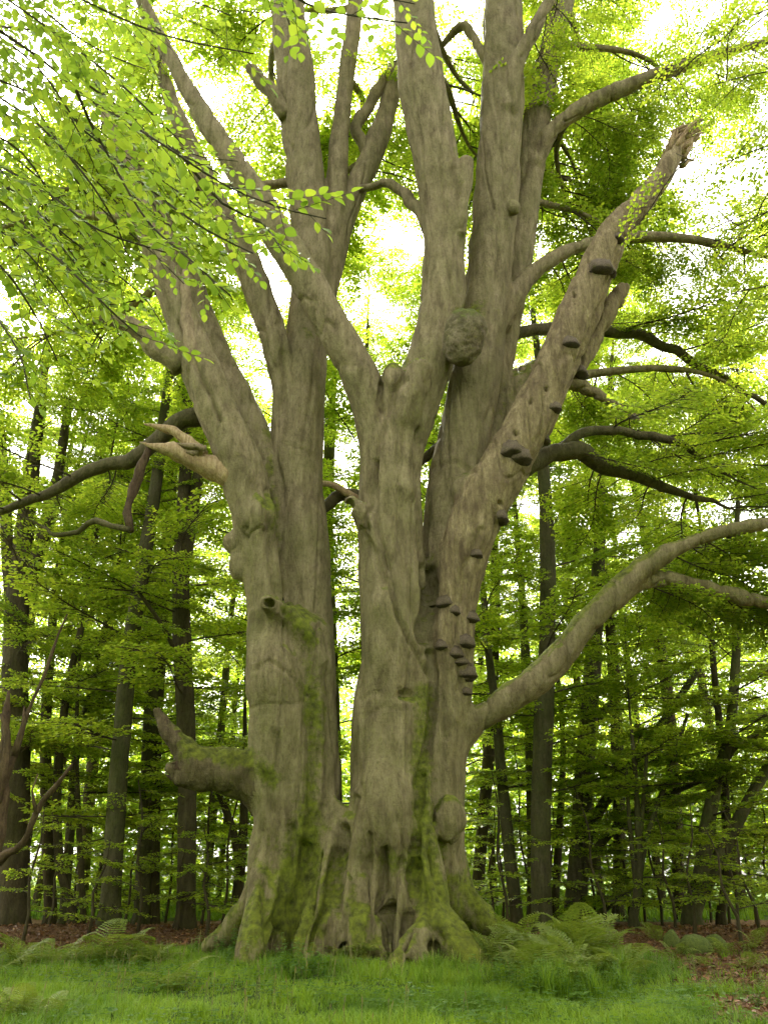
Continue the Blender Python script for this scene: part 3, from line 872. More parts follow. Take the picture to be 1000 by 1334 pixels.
def on_tree(px, py):
    d = P(px, py, 10.0)[0] - CAM
    hit, n, i, dist = BVH.ray_cast(Vector(CAM), Vector(d).normalized())
    return hit, n

def limb_tube(rows, part, mat, parent=beech, sides=10, step=0.16, rough=0.25, wob=0.22):
    C = chain_px(rows)
    V_, T_, Q_ = tube(C, sides, step, rough, seed=len(rows) + rows[0][0], freq=3.0, wob=wob)
    mb = MB(); mb.add(V_ - np.array(parent.location), T_, Q_)
    return obj(part, mb.mesh(part, mat, attrs={'moss': np.zeros(len(V_))}), parent), C
LIMBC = []
def lt(rows, part='limb', mat='bark', **kw):
    o, C = limb_tube(rows, part, M[mat], **kw)
    LIMBC.append(C)
    return o
lt([(775, 130, 8, 16.76), (810, 116, 9.6, 16.65), (850, 100, 9, 16.5), (900, 83, 8, 16.4), (945, 68, 7, 16.3), (1010, 52, 4, 16.2)], wob=0.0)
lt([(775, 315, 7, 17.45), (810, 310, 7.8, 17.52), (850, 308, 7, 17.6), (900, 312, 6, 17.6), (940, 320, 5, 17.6), (1000, 335, 2.5, 17.6)], wob=0.0)
lt([(238, 480, 15, 15.6), (215, 462, 14, 15.5), (188, 437, 13, 15.4), (160, 418, 11, 15.3), (138, 407, 9, 15.2)])
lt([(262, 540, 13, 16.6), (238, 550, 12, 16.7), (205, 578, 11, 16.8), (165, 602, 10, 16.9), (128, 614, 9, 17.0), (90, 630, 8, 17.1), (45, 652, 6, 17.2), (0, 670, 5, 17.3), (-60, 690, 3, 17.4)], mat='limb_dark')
lt([(312, 628, 17, 15.8), (285, 606, 15, 15.6), (262, 592, 13, 15.5), (240, 582, 11, 15.4), (222, 579, 7, 15.3), (205, 577, 4, 15.25), (184, 573, 1, 15.2)], 'broken_limb', 'raw', rough=0.55, step=0.09)
lt([(266, 594, 9, 15.55), (240, 575, 8, 15.6), (220, 566, 6, 15.6), (205, 562, 3, 15.6), (194, 559, 1, 15.6)], 'broken_limb', 'raw', rough=0.6, step=0.09)
lt([(196, 578, 4, 15.4), (190, 592, 6, 15.4), (176, 625, 6, 15.4), (168, 660, 6, 15.4), (169, 694, 4, 15.4)], 'broken_limb', 'wood_red', rough=0.5)
lt([(170, 690, 4, 15.4), (150, 688, 4, 15.5), (120, 690, 4, 15.7), (95, 700, 3, 15.9), (60, 690, 2, 16.1), (30, 670, 1, 16.3)], 'broken_limb', 'limb_dark', rough=0.3)
lt([(258, 500, 9, 15.4), (247, 450, 9, 15.2), (243, 410, 8, 15.1), (239, 375, 6, 15.1), (237, 355, 4, 15.1)], 'broken_limb', 'dead', rough=0.6)
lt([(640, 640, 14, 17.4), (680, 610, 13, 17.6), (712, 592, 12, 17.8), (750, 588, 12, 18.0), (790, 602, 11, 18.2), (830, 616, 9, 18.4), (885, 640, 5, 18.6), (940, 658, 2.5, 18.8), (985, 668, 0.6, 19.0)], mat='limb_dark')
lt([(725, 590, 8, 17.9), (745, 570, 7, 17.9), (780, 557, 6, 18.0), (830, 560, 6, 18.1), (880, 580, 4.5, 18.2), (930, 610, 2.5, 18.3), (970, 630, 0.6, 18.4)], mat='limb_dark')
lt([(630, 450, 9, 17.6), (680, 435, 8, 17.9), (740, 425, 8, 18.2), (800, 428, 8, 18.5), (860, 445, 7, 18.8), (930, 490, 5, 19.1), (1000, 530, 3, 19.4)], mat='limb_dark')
lt([(556, 300, 8, 16.1), (540, 275, 8, 16.4), (522, 256, 7, 16.7), (500, 243, 6, 17.0), (470, 245, 5, 17.3)])
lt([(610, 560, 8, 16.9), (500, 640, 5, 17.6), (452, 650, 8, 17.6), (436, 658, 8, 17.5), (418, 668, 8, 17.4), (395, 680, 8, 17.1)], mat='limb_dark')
lt([(480, 660, 5, 17.3), (450, 640, 5, 17.2), (425, 630, 4, 17.1), (400, 628, 4, 17.0)], mat='raw')
lt([(484, 205, 9, 17.8), (468, 172, 8, 17.6), (478, 140, 8, 17.6), (495, 108, 7, 17.7), (508, 85, 5, 17.8)])
lt([(374, 155, 10, 16.7), (354, 122, 10, 16.5), (338, 100, 9, 16.4), (328, 88, 6, 16.3)])
lt([(648, 95, 8, 16.4), (624, 58, 6, 16.5), (610, 38, 6, 16.7), (590, 50, 5, 17.0), (570, 70, 3, 17.3)])
# splintered tips of the dead stem and of the low stub
def splinters(px, py, Y, dpx, dpy, n, L, part, mat, w=6, parent=beech):
    mb = MB()
    p0, s = P(px, py, Y)
    p1, _ = P(px + dpx, py + dpy, Y)
    ax = (p1 - p0) / np.linalg.norm(p1 - p0)
    rg = np.random.default_rng(int(px))
    for i in range(n):
        off = np.clip(rg.normal(0, 1, 3), -1.3, 1.3) * w * s
        b = p0 + off - ax * 0.45
        dirn = ax + off * 0.35 + rg.normal(0, 0.10, 3)
        l = L * rg.uniform(0.4, 1.25)
        e = b + dirn * l
        V_, T_, Q_ = tube([(*b, 0.075 * rg.uniform(0.7, 1.5)), (*((b + e) / 2 + rg.normal(0, .02, 3)), 0.06), (*(b * 0.25 + e * 0.75 + rg.normal(0, .03, 3)), 0.04), (*e, 0.003)], 4, 0.12, 0.4, i)
        mb.add(V_ - np.array(parent.location), T_, Q_)
    return obj(part, mb.mesh(part, M[mat]), parent)
splinters(887, 186, 15.4, 18, -30, 46, 0.85, 'splintered_tip', 'raw', 8)
splinters(900, 172, 15.4, 30, -14, 14, 0.6, 'splintered_tip', 'raw', 6)
splinters(236, 584, 15.4, -26, -3, 7, 0.55, 'splintered_tip', 'dead', 6)
splinters(812, 378, 16.3, 10, -14, 8, 0.45, 'splintered_tip', 'raw', 4)
splinters(222, 1000, 15.85, -18, -10, 9, 0.35, 'splintered_tip', 'wood_red', 5)
splinters(206, 932, 15.9, -6, -12, 5, 0.25, 'splintered_tip', 'wood_red', 3)

# bracket fungi
def bracket_mesh(seed):
    rg = np.random.default_rng(seed)
    na, nr = 15, 6
    V_ = []
    for side in (0, 1):
        for i in range(nr + 1):
            t = i / nr
            for j in range(na):
                a = math.pi * j / (na - 1)
                wob = 1 + 0.08 * math.sin(3 * a + seed) + 0.05 * rg.normal()
                x = math.cos(a) * t * 0.5 * wob
                y = -math.sin(a) * t * 0.46 * wob
                if side == 0: z = 0.55 * (1 - t ** 2.2) ** 0.6 + 0.03 * math.sin(t * 16)
                else: z = -0.13 - 0.17 * (1 - t ** 2)
                V_.append((x, y, z))
    Q_, T_ = [], []
    for side in (0, 1):
        o = side * (nr + 1) * na
        for i in range(nr):
            for j in range(na - 1):
                q = (o + i * na + j, o + (i + 1) * na + j, o + (i + 1) * na + j + 1, o + i * na + j + 1)
                Q_.append(q if side == 0 else q[::-1])
    e0, e1 = nr * na, (nr + 1) * na + nr * na
    for j in range(na - 1):
        Q_.append((e0 + j, e1 + j, e1 + j + 1, e0 + j + 1))
    mi = [0] * (nr * (na - 1)) + [1] * (nr * (na - 1)) + [2] * (na - 1)
    for j in range(na - 1): mi[(nr - 1) * (na - 1) + j] = 2
    V_ = np.array(V_); V_ = V_ * (1 + 0.16 * fbm(V_ * 4 + seed * 5, 3))[:, None]
    return mesh_np('bracket', np.array(V_), np.array(Q_), [M['fungus'], M['fungus_rim'], M['fungus_edge']], matidx=mi)
BR = [bracket_mesh(i) for i in range(4)]
dead = PARTS['dead_stem'][0]
FUNGI = [(578, 786, 18), (594, 797, 16), (612, 805, 18), (573, 842, 15), (609, 838, 20), (596, 852, 18), (598, 862, 16), (611, 878, 22), (628, 884, 13),
         (658, 676, 22), (668, 588, 26), (680, 597, 24), (711, 574, 16), (743, 447, 18), (756, 486, 20), (748, 532, 16), (783, 350, 24), (806, 312, 16), (797, 355, 14), (622, 722, 14), (620, 902, 12)]
for i, (px, py, wd) in enumerate(FUNGI):
    hit = None
    for dx in (0, -5, -10, -16, -24, 6):
        hit, n_ = on_tree(px + dx, py)
        if hit is not None and hit.y < 18.5: break
        hit = None
    if hit is None: continue
    s = P(px, py, hit.y)[1]
    o = obj('bracket_fungus', BR[i % 4], dead)
    nn = Vector((n_.x, n_.y, 0)).normalized()
    o.location = Vector(hit) - nn * 0.06 - Vector(BL)
    o.rotation_euler = (0, 0, math.atan2(nn.y, nn.x) + math.pi / 2)
    k = wd * s * 1.3
    o.scale = (k, k, k * 0.95)

# crown of the ancient beech: leafy boughs along the outer limbs
def crown_along(C, parent, t0, n, sc=(0.6, 1.1), spread=0.35, pitch=(-0.25, 0.25), kind=BOUGH, back=False):
    C = resample(C, 0.2)
    for i in range(n):
        t = t0 + (1 - t0) * (i + random.random()) / n
        k = min(int(t * (len(C) - 1)), len(C) - 2)
        p = C[k, :3]
        d = C[k + 1, :3] - C[k, :3]
        yaw = math.atan2(d[1], d[0]) if np.hypot(d[0], d[1]) > 0.3 * abs(d[2]) else random.uniform(-3.1, 3.1)
        yaw += random.choice((-1, 1)) * random.uniform(0.3, 1.5)
        if back and math.sin(yaw) < 0.1: yaw = -yaw + random.uniform(-0.2, 0.2)
        put_bough(parent, p, yaw, random.uniform(*pitch), random.uniform(-0.3, 0.3), random.uniform(*sc), kind)
for nm, t0, n in (('EB', 0.35, 6), ('FB', 0.45, 10), ('GB', 0.7, 8), ('Hb', 0.6, 16), ('Hc', 0.5, 10), ('D2', 0.4, 5), ('E', 0.75, 8), ('LA', 0.6, 7), ('LBr', 0.5, 7), ('LC', 0.6, 8), ('FL', 0.75, 8), ('FL2', 0.7, 8), ('CL', 0.85, 4), ('D', 0.92, 4), ('C', 0.93, 2), ('LB', 0.9, 4)):
    crown_along(CH[nm], beech, t0, n, back=True)
for C in (LIMBC[3], LIMBC[9], LIMBC[10], LIMBC[11], LIMBC[0], LIMBC[1]):
    crown_along(C, beech, 0.35, 10, sc=(0.8, 1.3))
# high spreading limbs above and behind the forks
SPR = [('LB', 0.55), ('LB', 0.7), ('LB', 0.8), ('LB', 0.93), ('LA', 0.5), ('LA', 0.75), ('LBr', 0.6), ('LBr', 0.85), ('LC', 0.6), ('LC', 0.8), ('FL2', 0.6), ('FL2', 0.8), ('C', 0.7), ('C', 0.85), ('C', 0.97),
       ('D', 0.55), ('D', 0.68), ('D', 0.8), ('D', 0.9), ('D', 0.97), ('E', 0.45), ('E', 0.6), ('E', 0.7), ('E', 0.82), ('E', 0.93), ('FL', 0.7), ('FL', 0.85), ('EB', 0.5), ('GB', 0.6)]
for i, (nm, t) in enumerate(SPR):
    C = resample(CH[nm], 0.2)
    k = int(t * (len(C) - 1))
    p = C[k, :3]
    side = -1 if nm in ('LB', 'LC', 'FL', 'FL2') else (1 if nm in ('D', 'E', 'EB', 'GB') else random.choice((-1, 1)))
    yaw = math.pi / 2 - side * random.uniform(-0.25, 1.25)
    Ln = random.uniform(4.0, 8.5)
    el = random.uniform(0.0, 0.55)
    rows = []
    r0 = min(0.16, C[k, 3] * 0.5)
    for j in range(6):
        u = j / 5
        yy = yaw + 0.25 * math.sin(u * 3 + i)
        rows.append((p[0] + math.cos(yy) * Ln * u * math.cos(el), p[1] + math.sin(yy) * Ln * u * math.cos(el), p[2] + Ln * u * math.sin(el) + 0.5 * math.sin(u * 3.0) - 0.5 * u * u, r0 * (1 - 0.85 * u)))
    rows = np.array(rows)
    V_, T_, Q_ = tube(rows, 7, 0.3, 0.15, i, 3)
    mb = MB(); mb.add(V_ - BL, T_, Q_)
    obj('limb', mb.mesh('limb', M['bark'], attrs={'moss': np.zeros(mb.n)}), beech)
    crown_along(rows, beech, 0.25, 8, sc=(0.9, 1.5), back=True)

# ------------------------------------------------------------------ the woodland trees behind
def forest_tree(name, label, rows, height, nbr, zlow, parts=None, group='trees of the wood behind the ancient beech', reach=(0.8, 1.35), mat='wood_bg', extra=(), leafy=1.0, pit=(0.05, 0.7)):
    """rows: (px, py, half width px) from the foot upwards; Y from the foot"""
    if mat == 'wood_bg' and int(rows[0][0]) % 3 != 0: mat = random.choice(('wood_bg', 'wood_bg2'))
    Y0 = ground_Y(rows[0][1])
    C = [tuple(x) for x in chain_px([(a, b, c, Y0) for a, b, c in rows])]
    x0, y0 = C[0][0], C[0][1]
    z0 = float(gz(x0, y0))
    C[0] = (x0, y0, z0 - 0.25, C[0][3] * 1.5)
    C.insert(1, (x0 * 0.9 + C[1][0] * 0.1, y0, z0 + 0.35, C[1][3] * 1.08))
    C = [C[0]] + [c for c in C[1:] if c[2] > z0 + 0.3]
    # go on upwards to full height
    last, prev = np.array(C[-1]), np.array(C[-2])
    d = (last - prev)[:3]; d /= np.linalg.norm(d)
    d = d * 0.6 + np.array([0, 0, 0.4]); d /= np.linalg.norm(d)
    zz = last[2]
    while zz < height:
        stp = 2.5
        d = d + np.array([random.uniform(-.06, .06), random.uniform(-.06, .06), 0.06]); d /= np.linalg.norm(d)
        r = max(0.03, last[3] * (1 - 0.85 * stp / max(height - last[2], stp)))
        last = np.array([*(last[:3] + d * stp), r])
        zz = last[2]
        C.append(tuple(last))
    root = thing(name, label, 'tree', (x0, y0, z0), group)
    loc = np.array([x0, y0, z0])
    V_, T_, Q_ = tube(C, 10, 0.4, 0.10, seed=int(rows[0][0]), freq=1.5)
    mb = MB(); mb.add(V_ - loc, T_, Q_)
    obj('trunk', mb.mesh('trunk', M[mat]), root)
    for rw in extra:
        Ce = chain_px([(a, b, c, Y0 + dy) for a, b, c, dy in rw])
        V_, T_, Q_ = tube(Ce, 7, 0.4, 0.15, seed=3, freq=2)
        mb = MB(); mb.add(V_ - loc, T_, Q_)
        obj('limb', mb.mesh('limb', M[mat]), root)
        for j in range(4):
            k = random.randrange(len(Ce) // 2, len(Ce))
            put_bough(root, Ce[k, :3], random.uniform(-3.1, 3.1), random.uniform(-0.2, 0.3), random.uniform(-.2, .2), random.uniform(0.6, 1.0))
    R_ = resample(C, 0.3)
    nbr = int(nbr * 1.8)
    for i in range(nbr):
        f = (i + random.random()) / nbr
        z = z0 + zlow + (height - zlow) * f ** 1.0
        k = int(np.argmin(np.abs(R_[:, 2] - z)))
        yaw = i * 2.4 + random.uniform(-0.5, 0.5)
        sc = random.uniform(*reach) * (1.15 - 0.3 * f)
        pitch = random.uniform(*pit)
        p = R_[k, :3]
        put_bough(root, p, yaw, pitch * (0.4 if f < 0.3 else 1), random.uniform(-0.25, 0.25), sc, leafy=random.random() < leafy)
    for k in range(5):
        put_bough(root, R_[-2 - 2 * k, :3], k * 1.3 + random.random(), random.uniform(0.2, 1.1), random.uniform(-.3, .3), random.uniform(0.7, 1.0))
    return root

T_ = forest_tree
T_('woodland_beech', 'dark forked woodland beech rising behind the splintered fallen limb', [(18, 1216, 17), (22, 1000, 17), (20, 860, 16), (24, 780, 15)], 24, 24, 2.2,
   extra=[[(22, 830, 10, 0), (12, 740, 9, 0), (6, 640, 7, 0), (0, 540, 5, 0)], [(24, 800, 10, 0), (50, 720, 9, 0), (75, 620, 7, 0), (90, 520, 5, 0)]])
T_('woodland_beech', 'slim straight beech between the dark forked trunk and crossing pair of poles', [(66, 1208, 9), (62, 1080, 8), (60, 950, 7), (66, 850, 6)], 21, 18, 2.6)
T_('woodland_beech', 'thin bent beech pole crossing its twin near the foot', [(95, 1214, 7), (78, 1120, 6), (75, 1020, 6), (88, 900, 5), (110, 800, 4)], 18, 14, 3.5)
T_('woodland_beech', 'thin beech pole crossing its bent twin near the foot', [(82, 1210, 7), (92, 1080, 6), (100, 980, 5), (130, 850, 4)], 17, 14, 3.5)
T_('woodland_beech', 'very thin upright sapling trunk beside the crossing poles', [(108, 1214, 4), (104, 1100, 4), (100, 980, 3)], 12, 10, 2.0, reach=(0.5, 0.9))
T_('woodland_beech', 'tall beech leaning right with flared foot on the brown litter bank', [(140, 1222, 15), (150, 1080, 13), (157, 980, 12), (168, 860, 11), (183, 760, 10), (205, 620, 8)], 25, 22, 3.5)
T_('woodland_beech', 'beech trunk with reddish brown foot behind the litter bank', [(185, 1206, 13), (192, 1050, 11), (197, 930, 10), (204, 820, 9)], 24, 22, 2.4, mat='wood_bg')
T_('woodland_beech', 'dark slim beech tight beside the trunk with reddish foot', [(201, 1206, 6), (203, 1080, 6), (206, 960, 5), (212, 850, 5)], 20, 14, 3.0)
T_('woodland_beech', 'straight beech trunk seen behind the low mossy hooked limb', [(240, 1222, 13), (244, 1060, 12), (243, 950, 12), (238, 850, 12), (236, 740, 11)], 26, 22, 4.5,
   extra=[[(237, 760, 8, 0), (248, 690, 8, 0), (258, 620, 7, 0), (266, 540, 5, 0)], [(244, 900, 3, 0), (220, 830, 3, -1), (180, 770, 2, -2)]])
T_('woodland_beech', 'small crooked forked tree under the low mossy hooked limb', [(306, 1206, 8), (312, 1140, 7), (317, 1080, 6)], 9, 12, 1.2, reach=(0.5, 0.9),
   extra=[[(312, 1130, 5, 0), (303, 1080, 5, 0), (288, 1040, 4, 0), (270, 1000, 3, 0)]])
T_('woodland_beech', 'beech stem showing in the gap between the two great trunks', [(440, 1200, 9), (436, 1000, 9), (432, 850, 8), (426, 700, 8), (430, 560, 7)], 25, 22, 4.0)
T_('woodland_beech', 'tall beech whose crown fills the gap left of the burl', [(482, 1204, 11), (484, 1000, 10), (478, 800, 9)], 27, 26, 9.0, reach=(1.1, 1.6))
T_('woodland_beech', 'tall beech whose crown shows left of the straight back stem', [(372, 1204, 11), (376, 1000, 10), (372, 800, 9)], 26, 26, 8.0, reach=(1.1, 1.6))
T_('woodland_beech', 'tall beech whose crown shows between the burl and the dead stem', [(560, 1200, 11), (566, 1000, 10), (572, 800, 9)], 28, 26, 8.0, reach=(1.1, 1.6))
T_('woodland_beech', 'tall beech whose crown spreads above the small many-branched tree', [(805, 1198, 9), (806, 1060, 8), (800, 900, 8)], 29, 26, 9.0, reach=(1.1, 1.6))
T_('woodland_beech', 'tall beech whose crown spreads above the low-forked beech', [(885, 1198, 9), (880, 1060, 8), (868, 900, 8)], 29, 26, 9.0, reach=(1.1, 1.6))
T_('woodland_beech', 'tall beech with high crown between the leaning and the forked beech', [(105, 1196, 9), (115, 1060, 8), (130, 900, 8)], 28, 24, 10.0, reach=(1.1, 1.6))
T_('woodland_beech', 'slim beech passing behind the foot of the long mossy limb', [(620, 1196, 9), (628, 1080, 8), (638, 960, 8), (644, 800, 7)], 24, 20, 3.2)
T_('woodland_beech', 'slim beech leaning left under the long mossy limb', [(674, 1210, 8), (662, 1100, 8), (652, 1000, 7), (646, 930, 6)], 20, 16, 4.0)
T_('woodland_beech', 'stout straight beech behind the bracken clump', [(706, 1216, 15), (704, 1080, 13), (707, 960, 13), (712, 850, 11), (713, 720, 10)], 27, 24, 3.5)
T_('woodland_beech', 'slim beech half hidden by the stout one behind the bracken', [(695, 1200, 8), (693, 1060, 8), (690, 940, 8), (684, 850, 6)], 22, 16, 3.5)
T_('woodland_beech', 'thin dark pole just right of the stout beech behind the bracken', [(722, 1198, 5), (727, 1100, 5), (733, 980, 4)], 15, 12, 2.4, reach=(0.5, 1.0))
T_('woodland_beech', 'dark beech with long low limbs rising to the right', [(748, 1206, 15), (756, 1080, 13), (764, 960, 12), (772, 870, 11)], 25, 26, 2.0,
   extra=[[(756, 1120, 8, 0), (778, 1060, 7, -0.5), (820, 1000, 6, -1), (870, 930, 5, -1.5), (910, 870, 4, -2)],
          [(754, 1160, 6, 0), (775, 1110, 6, -0.5), (800, 1080, 5, -1), (860, 1040, 4, -2), (930, 1010, 3, -2.5)],
          [(753, 1190, 4, 0), (780, 1190, 4, -1), (810, 1165, 3, -2), (850, 1150, 2, -2.5)],
          [(762, 980, 5, 0), (790, 920, 4, 0.5), (830, 900, 3, 1)]])
T_('woodland_beech', 'small many-branched tree fanning up from the brown litter', [(826, 1216, 7), (829, 1170, 6), (832, 1120, 5)], 8, 12, 1.4, reach=(0.6, 1.0),
   extra=[[(829, 1160, 4, 0), (845, 1080, 3, 0), (870, 1010, 3, 0), (895, 930, 2, 0)], [(828, 1150, 4, 0), (820, 1080, 3, 0), (815, 1000, 2, 0)], [(830, 1140, 3, 0), (836, 1060, 3, 0), (842, 980, 2, 0)]])
T_('woodland_beech', 'dark low-forked beech by the mossy stones, one stem leaning hard right', [(902, 1217, 13), (912, 1150, 12), (920, 1080, 10), (932, 1020, 8), (950, 950, 7)], 19, 22, 1.8,
   extra=[[(912, 1165, 10, 0), (940, 1110, 9, 0), (965, 1060, 8, 0), (990, 1015, 7, 0), (1030, 950, 5, 0)], [(935, 1010, 4, 0), (960, 970, 3, 0), (1000, 950, 3, 0)]])
T_('woodland_beech', 'slender dark beech just right of the low-forked one by the stones', [(940, 1212, 7), (945, 1150, 6), (946, 1080, 6), (940, 980, 5)], 20, 18, 2.0)
T_('woodland_beech', 'dark beech with flattened branches at the edge of the wood right of the stones', [(1040, 1216, 12), (1036, 1050, 11), (1040, 900, 10)], 24, 24, 1.8)
for px, py, hw in ((-40, 1200, 9), (45, 1190, 6), (125, 1188, 7), (172, 1190, 4), (265, 1190, 6), (283, 1186, 4), (600, 1188, 5), (645, 1188, 5), (785, 1188, 6), (865, 1189, 6), (970, 1190, 7)):
    where = 'beyond the crossing pair of poles' if px < 180 else ('beyond the low mossy hooked limb' if px < 400 else ('beyond the long mossy limb' if px < 700 else 'beyond the small many-branched tree'))
    T_('distant_beech', 'slim distant beech on the bright strip ' + where, [(px, py, hw), (px + (500 - px) * 0.06, py - 140, hw * 0.85), (px + (500 - px) * 0.12, py - 300, hw * 0.8)], random.uniform(20, 27), 18, 3.0, group='distant beeches ' + where, reach=(1.0, 1.6))

# young understorey beeches with tiers of leaves
SAP = [(30, 1205), (118, 1204), (215, 1203), (262, 1210), (288, 1214), (160, 1212), (640, 1210), (690, 1206), (775, 1208), (862, 1212), (880, 1222), (962, 1220), (990, 1228), (800, 1200), (925, 1202), (585, 1204), (985, 1206), (60, 1222), (10, 1212), (90, 1200), (140, 1202), (190, 1198), (655, 1200), (725, 1203), (840, 1204), (905, 1205), (950, 1210), (1010, 1215), (240, 1200), (820, 1208)]
SAP += [(112, 1230), (178, 1226), (268, 1226), (28, 1232), (905, 1228), (965, 1234), (660, 1222), (228, 1224), (790, 1224)]
for i, (px, py) in enumerate(SAP):
    Y0 = ground_Y(py)
    p, s = P(px, py, Y0)
    z0 = float(gz(p[0], p[1]))
    hgt = random.uniform(3.0, 7.5) if py < 1221 else random.uniform(2.2, 4.2)
    where = [w_ for lim, w_ in ((118, 'around the dark forked beech'), (225, 'around the trunk with reddish foot'), (300, 'below the low mossy hooked limb'), (700, 'below the long mossy limb'),
             (790, 'between the stout beech and the one with long low limbs'), (885, 'around the small many-branched tree'), (2000, 'around the low-forked beech by the stones')) if px < lim][0]
    t = thing('beech_sapling', 'thin leafy beech sapling ' + where, 'sapling', (p[0], p[1], z0), 'saplings ' + where)
    lean = random.uniform(-0.5, 0.5)
    mb = MB(); mb.add(*tube([(0, 0, -0.15, 0.05), (lean * 0.1 + 0.06, 0, hgt * 0.2, 0.04), (lean * 0.3 - 0.08, 0.05, hgt * 0.45, 0.033), (lean * 0.6 + 0.07, 0.03, hgt * 0.72, 0.024), (lean, 0.1, hgt, 0.010)], 6, 0.3, 0.2, i))
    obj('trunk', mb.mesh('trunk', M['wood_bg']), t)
    nb = int(hgt * 2.6)
    for k in range(nb):
        f = (k + 0.5) / nb
        z = 0.5 + (hgt - 0.6) * f
        put_bough(t, np.array([p[0] + lean * f * f, p[1], z0 + z]), k * 2.4 + random.uniform(-.6, .6), random.uniform(-0.1, 0.3), random.uniform(-.2, .2), random.uniform(0.7, 1.1) * (1.2 - 0.5 * f), SBOUGH)

# the far wood, a single leafy mass beyond the clearing
def far_wood():
    nb = 6000
    pos, dr, nr = [], [], []
    for b in range(nb):
        x = rng.uniform(-55, 55); y = rng.uniform(41, 76)
        zt = 1.5 + (y - 41) * 0.9 + 2.5 * math.sin(x * 0.35 + y * 0.2)
        z = max(0.2, zt * (1 - 0.45 * rng.random() ** 1.5) if rng.random() < 0.8 else zt * rng.random())
        if b < 1700: y, z = rng.uniform(38, 47), rng.uniform(0.2, 8.5)
        m = 56
        a = rng.uniform(0, 6.28)
        off = rng.normal(0, 1, (m, 3)) * np.array([1.5, 1.5, 0.22])
        off[:, 2] -= 0.10 * np.abs(off[:, 0])
        pos.append(np.array([x, y, z]) + off)
        dr.append(rng.normal(0, 1, (m, 3)) * np.array([1, 1, 0.3]))
        nr.append(rng.normal(0, 0.8, (m, 3)) + np.array([0, -0.3, 1]))
    pos, dr, nr = map(np.concatenate, (pos, dr, nr))
    pos[:, 2] = np.maximum(pos[:, 2], 0.1)
    L = rng.uniform(0.22, 0.40, len(pos))
    V_, T2, idx = leaves_np(pos, dr, nr, L, L * 0.75, 0)
    me = mesh_np('far_foliage', V_, T2, M['leaf'], smooth=False, attrs={'tint': rng.random(len(pos))[idx]})
    o = obj('far_wood', me, kind='stuff')
    tag(o, 'bright leafy mass of the far wood beyond the clearing', 'wood')
far_wood()
def sky_blocking_wood():  # unseen foliage ring added behind and beside the camera to block low sky light
    nb, m = 1500, 40
    pos, dr, nr = [], [], []
    for b in range(nb):
        az = R(rng.uniform(62, 298))
        rr = rng.uniform(25, 36)
        zt = 5 + (rr - 25) * 1.3
        c = np.array([math.sin(az) * rr, math.cos(az) * rr, zt * rng.random() + 0.3])
        pos.append(c + rng.normal(0, 1, (m, 3)) * np.array([1.6, 1.6, 0.5]))
        dr.append(rng.normal(0, 1, (m, 3)) * np.array([1, 1, 0.4]))
        nr.append(rng.normal(0, 0.8, (m, 3)) + np.array([0, 0, 1]))
    pos, dr, nr = map(np.concatenate, (pos, dr, nr))
    pos[:, 2] = np.maximum(pos[:, 2], 0.2)
    L = rng.uniform(0.4, 0.75, len(pos))
    V_, T2, idx = leaves_np(pos, dr, nr, L, L * 0.75, 0)
    o = obj('sky_blocking_wood', mesh_np('sky_blocking_foliage', V_, T2, M['leaf'], smooth=False, attrs={'tint': rng.random(len(pos))[idx]}), kind='stuff')
    tag(o, 'unseen leafy ring added round the open grass to block low sky light', 'wood')
sky_blocking_wood()

